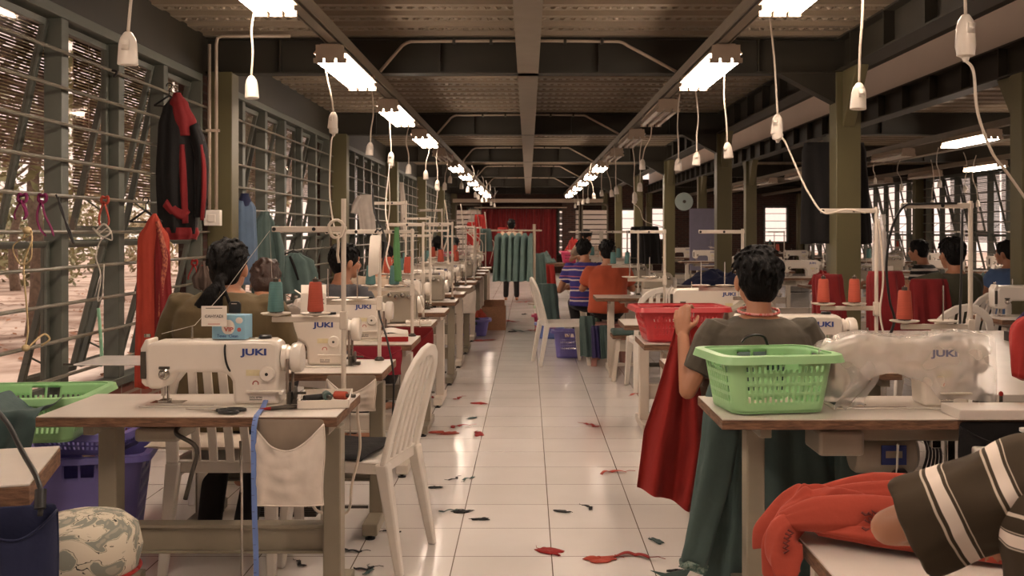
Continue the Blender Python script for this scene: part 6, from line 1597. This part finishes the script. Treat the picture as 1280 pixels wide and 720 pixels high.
# ------------------------------------------------------------------ scraps on the floor
q = random.Random(12)
def scrap(px, py, L, m, label, group, curl=1):
    p = onfloor(px, py); r = thing('fabric_scrap', label, 'fabric scrap', (p.x, p.y, .0015), q.uniform(0, 6.28), group)
    k = q.uniform(0, 9)
    if q.random() < .45:
        f = lambda u, v: Vector(((u-.5)*L, (v-.5)*L*.22*(1 + .6*nz(u*4, k, 1)) + L*.2*math.sin(u*4 + k)*curl, .003 + .010*abs(math.sin(u*6 + k))*curl*min(1, L*6)))
    else:
        def f(u, v):
            a = 2*PI*u; rr = v*L*.36*(1 + .75*nz(math.cos(a)*1.6, math.sin(a)*1.6, 1, k))
            return Vector((rr*math.cos(a)*1.35, rr*math.sin(a)*.7, .003 + .018*v*(1-v)*4*abs(nz(math.cos(a)*2, math.sin(a)*2, 1, k + 5))*min(1, L*6)))
    MB().grid(f, 22, 5).build('cloth_piece', m, r, smooth=True, solid=.002)
    MB().tube([f(1, .5), f(1, .5) + Vector((L*.25, L*.1, 0)), f(1, .5) + Vector((L*.45, -L*.05, -.001))], .0012, 4).build('loose_thread', m, r)
RED = [(545, 541), (575, 534), (598, 543), (563, 542), (572, 499), (600, 505), (765, 592), (740, 533), (580, 425), (602, 426), (668, 413), (640, 402), (795, 493), (545, 498), (690, 400), (752, 700), (790, 697), (686, 690), (652, 378)]
DRK = [(600, 650), (440, 690), (490, 666), (376, 706), (545, 610), (455, 712), (640, 415), (655, 393), (700, 640), (565, 600), (520, 545), (578, 640), (735, 636), (845, 715)]
TEAL = [(560, 640), (820, 677), (590, 523), (530, 520), (650, 414), (460, 716), (675, 393), (585, 600)]
for i, (x, y) in enumerate(RED): scrap(x, y, .15 if 530 < y < 545 or y > 590 else .26 if y < 430 else .14, FB['orange' if i % 3 == 0 else 'red'], 'red scrap of fabric littering the white tiled aisle', 'red fabric scraps on the aisle floor')
for i, (x, y) in enumerate(DRK): scrap(x, y, .085 if y > 500 else .16, FB['black'], 'black scrap of fabric littering the white tiled floor', 'black fabric scraps on the floor')
for i, (x, y) in enumerate(TEAL): scrap(x, y, .09 if y > 500 else .3, FB['tealdark'], 'dark teal scrap of fabric littering the white tiled floor', 'teal fabric scraps on the floor')

# loose leads running between sockets, stands and machines
def lead(label, pts, rad=.005, m='cable'):
    return string('hanging_cable', label, pts, rad, M[m], 'cable')
lead('black lead arching from the arm of the stand behind the bagged machine', [at(1196, 254, 4.1), at(1150, 255, 4.1), at(1130, 258, 4.1), at(1115, 285, 4.12), at(1108, 330, 4.14), at(1112, 375, 4.16), at(1118, 400, 4.18), at(1110, 425, 4.2)], .0055, 'blackcable')
lead('black lead hanging down the pole behind the bagged machine', [at(1203, 262, 4.15), at(1202, 330, 4.15), at(1200, 400, 4.15), at(1202, 440, 4.15)], .005, 'blackcable')
lead('white lead hanging down the thread stand before the olive column', [at(1098, 274, 5.1), at(1101, 300, 5.1), at(1104, 350, 5.1), at(1100, 390, 5.1), at(1106, 425, 5.1)])
lead('black lead beside the second window side thread stand', [at(466, 232, 5.3), at(468, 265, 5.25), at(482, 300, 5.2), at(476, 340, 5.15), at(473, 385, 5.1), at(484, 425, 5.0), at(492, 470, 4.95), at(491, 520, 4.9)], .0055, 'blackcable')
lead('pale lead curving past the third window side stand to the machines', [at(487, 205, 9.0), at(482, 260, 7.5), at(487, 295, 6.8), at(483, 325, 6.5), at(497, 350, 6.4), at(520, 362, 6.4), at(530, 385, 6.4)])
lead('pale lead looping from the nearest table to the aisle chair', [at(448, 492, 4.08), at(447, 520, 4.1), at(450, 560, 4.1), at(440, 605, 4.12), at(434, 640, 4.15), at(400, 640, 4.1), at(390, 630, 4.05)], .006)
lead('thin pale lead dangling from the fourth window side tabletop', [at(525, 400, 7.0), at(525, 415, 7.0), at(523, 425, 7.0), at(524, 440, 7.0)])
for i, (a, b, Y) in enumerate((((556, 250), (548, 330), 11), ((576, 255), (590, 330), 13), ((588, 260), (600, 335), 14.5), ((596, 262), (582, 340), 15.6), ((606, 265), (612, 330), 18))):
    lead('pale lead hanging down the far window side row, %s of its run' % labels[i], [at(*a, Y), at(a[0] + 4, a[1] + 30, Y), at(lerp(a[0], b[0], .6) + 8, lerp(a[1], b[1], .6), Y), at(*b, Y)], .007)

# fuller clutter down the window row
for i, (k, zs) in enumerate(((4, 1.18), (6, 1.05), (7, 1.2), (8, .97), (10, 1.1))):
    y = LROW[k] + .15
    stand(ts3, 'ts3', (-1.02 - .03*(i % 2), y, TZ), 'inner thread stand behind the machine of window side table %s' % labels[k],
          [((0, 'teal', 'teal cone on an inner window side stand, table %s' % labels[k], None) if i % 2 else (1, 'orange', 'orange cone on an inner window side stand, table %s' % labels[k], None))], zs=zs)
for i, (k, c) in enumerate(((6, 'red'), (7, 'teal'), (8, 'white'), (9, 'orange'), (11, 'teal'))):
    heap('cloth_bundle', '%s cloth heaped at the window end of window side table %s' % (c, labels[k]), 'cloth', FB[c], (-1.52, LROW[k] - .05, TZ + .002), .3, .34, .16, 70 + i)
for i, (k, c) in enumerate(((5, 'red'), (6, 'teal'), (8, 'navy'))):
    heap('cloth_bundle', '%s cloth heaped on column side table %s' % (c, labels[k]), 'cloth', FB[c], (.86, RROW[k] - .05, TZ + .002), .3, .34, .2, 80 + i)
for i, (x, y, c) in enumerate(((3.55, 12.4, 'red'), (5.6, 12.4, 'teal'), (3.6, 17.0, 'white'))):
    heap('cloth_bundle', '%s cloth heaped on a far nave table' % c, 'cloth', FB[c], (x, y - .05, TZ + .002), .3, .34, .2, 90 + i)
